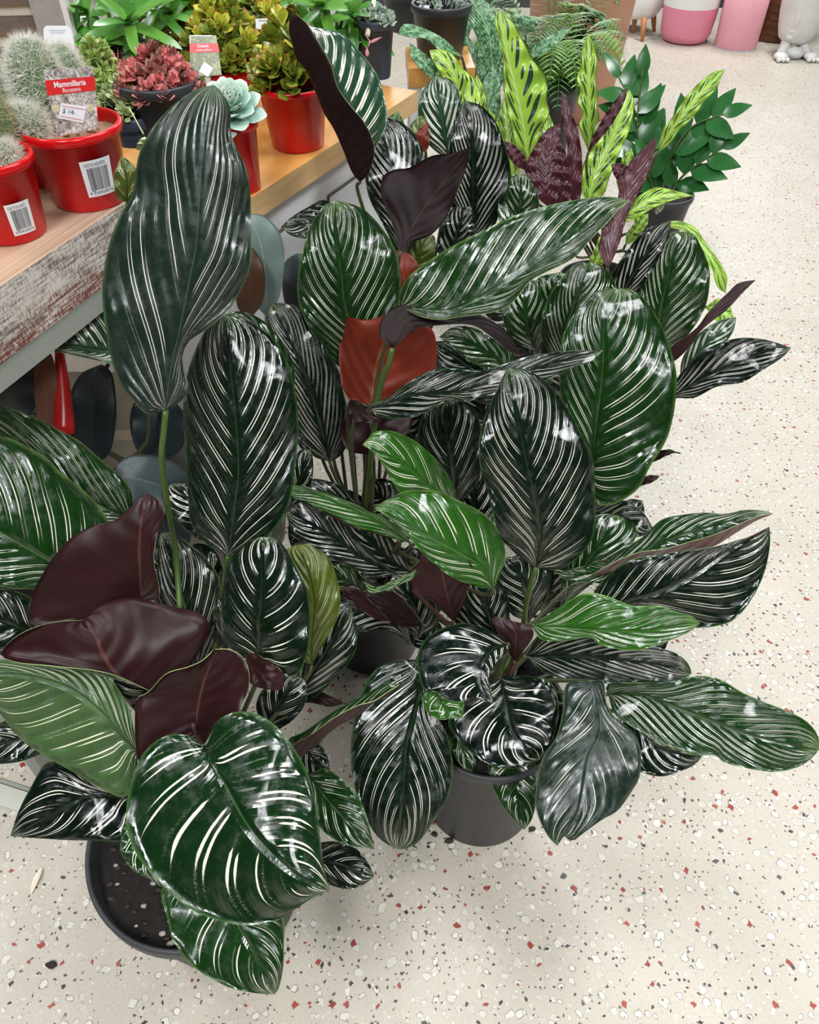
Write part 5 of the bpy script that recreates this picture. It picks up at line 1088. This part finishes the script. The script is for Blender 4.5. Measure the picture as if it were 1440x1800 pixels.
# left red pot
lp, c, rr, rb, h = potpx('potted_cactus', 6, 435, Z1, 112, 150, 302, 'red pot with a ribbed spiny cactus cut by the left edge, nearest the bench front', GR, 'redpot', soil=False, rimh=.014)
soil_disc(lp['root'], c, rr, h, 40, 'grit', 'perlite', .016)
wraplabel(lp['root'], (c[0], c[1]), Z1 + h * .14, Z1 + h * .55, rf(rb, rr, h, Z1), 296, 334, 'CACTUS ASST', '330924576')
zt = Z1 + h - .02
cactus(lp['root'], onz(4, 272, zt), .026, .085, 900, sp='spinebrown'); cactus(lp['root'], onz(-14, 262, zt), .03, .11, 900, sp='spinebrown'); cactus(lp['root'], onz(14, 288, zt), .018, .028, 700)
# left rear pot
bp, c, rr, rb, h = potpx('potted_cactus', 30, 342, Z1, 80, 120, 262, 'red pot with a dark cactus, half hidden behind the two others at the left', GR, 'redpot', soil=False, rimh=.014)
soil_disc(bp['root'], c, rr, h, 10, 'grit', 'grit', .016)
cactus(bp['root'], onz(-2, 228, Z1 + h - .02), .038, .115, 2200)
def clump(par, c, zt, R, H, n, fn):
    for k in range(n):
        a = R_.uniform(0, 6.28); rr = R * math.sqrt(R_.random()); q = rr / R
        p = Vector((c[0] + rr * math.cos(a), c[1] + rr * math.sin(a), zt + H * (1 - q * q * .75) * R_.uniform(.45, 1)))
        out = Vector((math.cos(a) * q, math.sin(a) * q, .9)); fn(p, out.normalized())
def sprig(mb, p, d, n, LL, WW, mi=0, prof='pad', T=.0016, spread=.9, stem=.02, smi=None):
    x = d.orthogonal().normalized(); y = d.cross(x); a0 = R_.uniform(0, 6.28)
    if stem: mb.tube([p - d * stem, p], .0011, .001, 5, mi if smi is None else smi, False)
    for k in range(n):
        a = a0 + k * 2.4; s = .65 + .45 * (k / n); o = (x * math.cos(a) + y * math.sin(a)) * (spread * (.35 + .65 * k / n)) + d * (1.0 - .7 * k / n)
        mb.leaflet(p - d * (LL * .5 * k / n), o, d, LL * s, WW * s, T, prof, -.1, .1, mi, 4)
# sedum in the navy pot
GN = None
nv_, c, rr, rb, h = potpx('potted_succulent', 232, 262, Z1, 76, 104, 212, 'navy plastic pot of small pale leaved succulent beside the red cactus pot', GN, 'navypot', rimh=.02)
mb = MB(); clump(nv_, c, Z1 + h - .015, rr * 1.1, .07, 95, lambda p, d: sprig(mb, p, d, 7, .018, .010))
for (x, y) in ((205, 175), (222, 168), (238, 185), (170, 190)):
    sprig(mb, Vector(onz(x, y, Z1 + h + .02)), Vector((0, 0, 1)), 8, .02, .011)
for (pa, pb) in (((215, 193), (252, 235)),):
    p0 = Vector(onz(pa[0], pa[1], Z1 + h)); p1 = Vector(P(pb[0], pb[1], 1.16)); mb.tube([p0, p0 * .5 + p1 * .5 + Vector((0, 0, .02)), p1], .0015, .001, 6)
    for _ in range(3): sprig(mb, p1 + Vector((R_.uniform(-.01, .01), 0, R_.uniform(-.02, .02))), Vector((0, -.5, -.5)), 6, .016, .010, stem=0)
mb.build('foliage', M['sedumpale'], nv_['root'])
# sedum mass behind the cacti
for (x, y, w_, yt, n, lab, mt) in ((48, 262, 110, 200, 190, 'low clump of fine yellow green succulent at the left behind the cacti', 'sedum'), (186, 255, 74, 165, 110, 'small pot of pale green succulent between the cactus tag and the fittonia', 'sedum')):
    sd_, c, rr, rb, h = potpx('potted_succulent', x + 10, y - 6, Z1, w_ * .7, w_, yt, lab, 'small leaved succulents at the back of the near bench', 'blackpot')
    mb = MB(); clump(sd_, c, Z1 + h - .02, rr * 1.05, .10, n, lambda p, d: sprig(mb, p, d, 7, .016, .008)); mb.build('foliage', M[mt], sd_['root'])
# tall white care tag
def stake(tr, x, y, d, z0):
    a = Vector(P(x, y, d)); b = Vector((a.x, a.y + .004, z0)); mb = MB(); mb.box((a + b) / 2, .010, .0012, (a - b).length); mb.build('stake', M['label'], tr, False)
q = planar([(80, 120, 1.45), (133, 120, 1.45), (128, 45, 1.42), (76, 45, 1.42)])
g0 = quad_fn(q, .0006); tr = empty('plant_tag', q[0], 'plain white care tag standing in front of the galvanised post', 'plant tag')
mb = MB(); mb.add([quad_fn(q, 0)(a, b) for a, b in ((0, 0), (1, 0), (1, .6), (.94, .9), (.82, 1), (.1, 1), (0, .93))] + [quad_fn(q, -.0008)(a, b) for a, b in ((0, 0), (1, 0), (1, .6), (.94, .9), (.82, 1), (.1, 1), (0, .93))], [tuple(range(7)), tuple(range(7, 14))[::-1]] + [(i, i + 7, (i + 1) % 7 + 7, (i + 1) % 7) for i in range(7)])
mb.build('card', M['label'], tr, False)
mb = MB()
for (x0, x1, yy) in ((.18, .75, .88), (.22, .70, .83), (.12, .18, .57), (.28, .68, .57), (.80, .90, .57), (.3, .7, .52), (.45, .5, .44), (.6, .9, .22), (.6, .88, .12)): add_rect(mb, g0, x0, yy, x1, yy + .016)
mb.add([g0(.30 + .08 * math.cos(a), .40 + .05 * math.sin(a)) for a in [k * .5 for k in range(11)]] + [g0(.30 + .06 * math.cos(a), .40 + .035 * math.sin(a)) for a in [k * .5 for k in range(11)]], [(i, i + 1, i + 12, i + 11) for i in range(10)])
add_rect(mb, g0, .10, .37, .15, .46); add_rect(mb, g0, .80, .37, .90, .45)
mb.build('print', M['inkgrey'], tr, False); stake(tr, 108, 119, 1.451, Z2)
# fittonia in the big black pot
ft, c, rr, rb, h = potpx('potted_fittonia', 285, 262, Z1, 105, 146, 160, 'red leaved fittonia in a deep black pot with a small price sticker', GN, 'blackpot', rimh=.018)
mb = MB()
clump(ft, c, Z1 + h - .03, rr * .98, .075, 150, lambda p, d: sprig(mb, p, d, 6, .024, .015, R_.choice((0, 0, 1)), 'lance', .001, 1.1))
for (x, y) in ((195, 130), (190, 112), (200, 105)): sprig(mb, Vector(P(x, y, 1.34)), Vector((-.5, -.2, .6)), 6, .03, .016, R_.choice((0, 1)), 'lance', .001, 1.1)
mb.build('foliage', [M['fittonia'], M['fittdark']], ft['root'])
q = [P(331, 163, 1.305), P(345, 158, 1.305), P(343, 139, 1.30), P(328, 144, 1.30)]; mb = MB(); card(mb, q); s1 = mb.build('price_sticker', M['label'], ft['root'], False)
g0 = quad_fn(q, .0004); mb = MB(); add_text(mb, '12', g0, .25, .3, .75, .7); mb.build('price', M['inkblue'], s1, False)

# ------------------------------------------------------------ plants on the honey bench
ec, c, rr, rb, h = potpx('potted_echeveria', 432, 345, Z2, 62, 76, 222, 'pale mint rosette succulent in a narrow red pot beside the tallest leaf', 'red pots on the honey bench', 'redpot', rimh=.014, r_base=None) if False else potpx('potted_echeveria', 421, 345, Z2, 66, 84, 225, 'pale mint rosette succulent in a narrow red pot beside the tallest leaf', 'red pots on the honey bench', 'redpot', rimh=.014)
zt = Z2 + h - .005; ax = Vector((.10, -.45, .85)).normalized(); x = ax.orthogonal().normalized(); y = ax.cross(x); cc_ = Vector((c[0], c[1], zt + .01))
for k in range(34):
    a = k * 2.39996; t = (k + 1) / 34; o = (x * math.cos(a) + y * math.sin(a)) * (.25 + .9 * t) + ax * (1.15 - 1.05 * t)
    mb = MB(); mb.leaflet(cc_ + ax * (.022 * (1 - t)), o, ax, .034 + .034 * t, .022 + .016 * t, .005, 'pad', -.12, .25, 0, 8); mb.build('leaf', M['echeveria'], ec['root'])
cr1, c, rr, rb, h = potpx('potted_crassula', 520, 272, Z2, 92, 124, 165, 'jade plant with yellow green red-edged leaves in a bright red pot', 'red pots on the honey bench', 'redpot', rimh=.012)
def jade(pl, c, zt, R, H, n, LL=.034, WW=.022):
    mb = MB()
    clump(pl, c, zt, R, H, n, lambda p, d: sprig(mb, p, d, 8, LL, WW, 1 if R_.random() < .45 and p.z > zt + H * .45 else 0, 'pad', .0035, .9, .03, 0))
    for k in range(9):
        a = k * .7; p = Vector((c[0], c[1], zt)); mb.tube([p, p + Vector((math.cos(a) * R * .5, math.sin(a) * R * .5, H * .6))], .004, .003, 6, 0)
    mb.build('foliage', [M['crassula'], M['crassyellow']], pl['root'])
jade(cr1, c, Z2 + h - .02, rr * 1.05, .14, 62, .036, .024)
cr2, c, rr, rb, h = potpx('potted_crassula', 405, 212, Z2, 80, 110, 130, 'jade plant behind the red Crassula tag, its red pot mostly hidden', 'jade plants at the back of the honey bench', 'redpot')
jade(cr2, c, Z2 + h - .02, rr * 1.3, .15, 85)
cr3, c, rr, rb, h = potpx('potted_crassula', 350, 150, Z2, 80, 110, 80, 'jade plant furthest left, above the fittonia, crowded with yellow green leaves', 'jade plants at the back of the honey bench', 'blackpot')
jade(cr3, c, Z2 + h - .02, rr * 1.35, .15, 80)
cr4, c, rr, rb, h = potpx('potted_crassula', 470, 130, Z2, 80, 110, 70, 'jade plant at the top edge behind the small white tag', 'jade plants at the back of the honey bench', 'blackpot')
jade(cr4, c, Z2 + h - .02, rr * 1.35, .12, 80)
# Crassula tag
q = planar([(335, 135, 1.42), (390, 132, 1.42), (380, 62, 1.40), (333, 62, 1.40)]); f0 = quad_fn(q, .0006); f1 = quad_fn(q, .0011)
tr = empty('plant_tag', q[0], 'small Crassula plant tag with a red band, behind the black fittonia pot', 'plant tag')
mb = MB(); card(mb, q); mb.build('card', M['crassphoto'], tr, False)
mb = MB(); add_rect(mb, f0, 0, .58, 1.03, .80); bd = mb.build('red_band', M['tagred'], tr, False)
mb = MB(); add_rect(mb, f0, .02, .97, .85, 1.0); add_rect(mb, f0, .0, .8, .03, .98); add_text(mb, 'Crassula', f1, .28, .70, .68, .78, 0, .02); add_text(mb, 'ovata gollum', f1, .22, .60, .80, .67); mb.build('lettering', M['label'], bd, False); stake(tr, 364, 134, 1.421, Z2)
f3 = quad_fn(q, .0014); st = [f3(.28, .12), f3(.56, -.03), f3(.76, .18), f3(.48, .35)]; mb = MB(); card(mb, st); mb.build('price_sticker', M['label'], tr, False)
# small white tag
q = planar([(450, 50, 1.62), (482, 58, 1.62), (480, 32, 1.61), (449, 33, 1.61)]); g0 = quad_fn(q, .0006)
tr = empty('plant_tag', q[0], 'small white tag with dark symbols among the jade plant leaves', 'plant tag')
mb = MB(); card(mb, q); mb.build('card', M['label'], tr, False); mb = MB()
for (x0, y0, x1, y1) in ((.55, .15, .68, .42), (.78, .2, .92, .5), (.15, .85, .85, .88), (.2, .76, .7, .79)): add_rect(mb, g0, x0, y0, x1, y1)
mb.build('print', M['ink'], tr, False); stake(tr, 466, 55, 1.622, Z2 + .1)
# strap leaved plants
def strappy(pl, rosettes):
    for (x, y, d, n, LL, WW, pale) in rosettes:
        p = Vector(P(x, y, d)); mb = MB(); a0 = R_.uniform(0, 6)
        cr_ = Vector(pl['crown']); mb.tube([cr_, cr_ * .5 + p * .5 + Vector((0, 0, .03)), p], .005, .004, 7, 0)
        ax = Vector((R_.uniform(-.2, .2), -.5, .8)).normalized(); x_ = ax.orthogonal().normalized(); y_ = ax.cross(x_)
        for k in range(n):
            a = a0 + k * 2.4; t = (k + 1) / n
            mb.leaflet(p - ax * (.02 * t), (x_ * math.cos(a) + y_ * math.sin(a)) * (.5 + .6 * t) + ax * (.9 - .8 * t), ax, LL * (.75 + .25 * t), WW, .0018, 'strap', .35 * t, .15, 1 if R_.random() < pale else 0, 8)
        mb.build('leaf_rosette', [M['strap'], M['strappale']], pl['root'])
s1_, c, rr, rb, h = potpx('potted_strap_leaf_plant', 200, 150, Z2 + .03, 90, 120, 95, 'green strap leaved plant arching over the fittonia at the top left', 'strap leaved plants behind the succulents', 'blackpot')
strappy(s1_, ((224, 32, 1.55, 11, .11, .024, .5), (150, 20, 1.62, 9, .10, .022, .2), (190, -20, 1.68, 9, .1, .02, .3), (270, 5, 1.66, 9, .1, .02, .3), (130, 55, 1.62, 8, .085, .02, .1), (300, 20, 1.70, 8, .10, .02, .4), (170, 70, 1.62, 8, .08, .02, .1), (235, 70, 1.62, 8, .08, .02, .1), (330, -10, 1.72, 8, .10, .02, .3)))
s2_, c, rr, rb, h = potpx('potted_strap_leaf_plant', 590, 130, Z2, 90, 120, 80, 'green strap leaved plant behind the rolled purple leaf', 'strap leaved plants behind the succulents', 'blackpot')
strappy(s2_, ((565, 5, 1.75, 10, .12, .026, .8), (620, 20, 1.82, 9, .10, .024, .4), (520, -10, 1.82, 8, .1, .022, .4), (600, -15, 1.9, 8, .1, .022, .2), (640, 50, 1.85, 8, .09, .022, .2), (560, 50, 1.85, 8, .08, .022, .2)))
# pots at the far end of the honey bench
def stringy(pl, c, zt, R, n=60):
    mb = MB(); clump(pl, c, zt, R, .035, n, lambda p, d: sprig(mb, p, d, 5, .014, .011, 0, 'pad', .003)); mb.build('foliage', M['string'], pl['root'])
a_, c, rr, rb, h = potpx('potted_trailing_succulent', 664, 142, Z2, 44, 62, 40, 'narrow dark pot of tiny round silvery leaves on the honey bench', None, 'navypot', rimh=.02)
stringy(a_, c, Z2 + h - .01, rr * 1.1)
mb = MB(); mb.tube([Vector(P(646, 62, 1.80)), Vector(P(655, 20, 1.82)), Vector(P(660, -20, 1.84))], .006, .005, 7); mb.build('dry_stem', M['paleslat'], a_['root'])
mb = MB(); q0 = Vector(P(645, 66, 1.79)); mb.tube([q0, Vector(P(650, 72, 1.775)), Vector(P(648, 82, 1.77))], .0012, .001, 5); mb.leaflet(Vector(P(645, 82, 1.77)), Vector((0, 0, -1)), Vector((0, -1, 0)), .02, .009, .004); mb.leaflet(Vector(P(648, 76, 1.77)), Vector((1, 0, .4)), Vector((0, -1, 0)), .034, .006, .002, 'lance')
mb.build('hanging_bud', M['pinkish2'] if 'pinkish2' in M else M['pinklite'], a_['root'])
b_, c, rr, rb, h = potpx('potted_trailing_succulent', 775, 112, Z2, 78, 104, 17, 'large black pot at the far end of the honey bench with a white price sticker', None, 'blackpot', rimh=.02)
stringy(b_, c, Z2 + h - .01, rr * .9, 30)
q = [P(738, 21, 1.92), P(755, 22, 1.92), P(755, 9, 1.915), P(737, 9, 1.915)]; mb = MB(); card(mb, q); s_ = mb.build('price_sticker', M['label'], b_['root'], False)
g0 = quad_fn(q, .0006); mb = MB(); add_text(mb, '$15', g0, .2, .3, .8, .65); mb.build('price', M['inkgrey'], s_, False)
c_, c, rr, rb, h = potpx('potted_trailing_succulent', 712, 60, Z2, 60, 80, -10, 'dark pot behind the gap between the narrow pot and the large black pot', None, 'blackpot')
# small curled wood chip on the floor, lower left
p = onz(64, 1552); mb = MB(); vs = []
for i in range(9):
    t = i / 8; wv = .006 * math.sin(math.pi * t) + .0012
    for j, s in enumerate((-1, 0, 1)): vs.append((p[0] + s * wv + .004 * (t - .5), p[1] - .018 + .042 * t, .0015 + (.009 if j == 2 else .001 * j) * math.sin(math.pi * t)))
n0 = len(vs); vs += [(a, b, cz + .0012) for a, b, cz in vs]
fs = []
for i in range(8):
    for j in range(2): a = i * 3 + j; fs += [(a, a + 3, a + 4, a + 1), (a + n0, a + 1 + n0, a + 4 + n0, a + 3 + n0)]
    for j in (0, 2): a = i * 3 + j; fs.append((a, a + 3, a + 3 + n0, a + n0))
mb.add(vs, fs); tag(mb.build('wood_chip', M['legwood2'] if 'legwood2' in M else M['paleslat']), 'curled sliver of bark lying on the terrazzo left of the front pot', 'wood chip')
# small crumbs of potting mix around the pots
for k, (x, y, s) in enumerate(((92, 1697, .008), (764, 1468, .006), (790, 1480, .007), (935, 1458, .006))):
    q = onz(x, y); mb = MB(); mb.ball((q[0], q[1], s * .5), s, s * .7, s * .55, 9, 6, 0, .3)
    tag(mb.build('soil_crumb', M['bark']), ('brown crumb on the bare floor at the lower left', 'dark crumb left of the charcoal pot base', 'dark crumb just in front of the charcoal pot base', 'dark crumb right of the charcoal pot base')[k], 'soil crumb', 'crumbs of potting mix on the floor')
for o in bpy.data.objects:
    if '_org' in o: del o['_org']
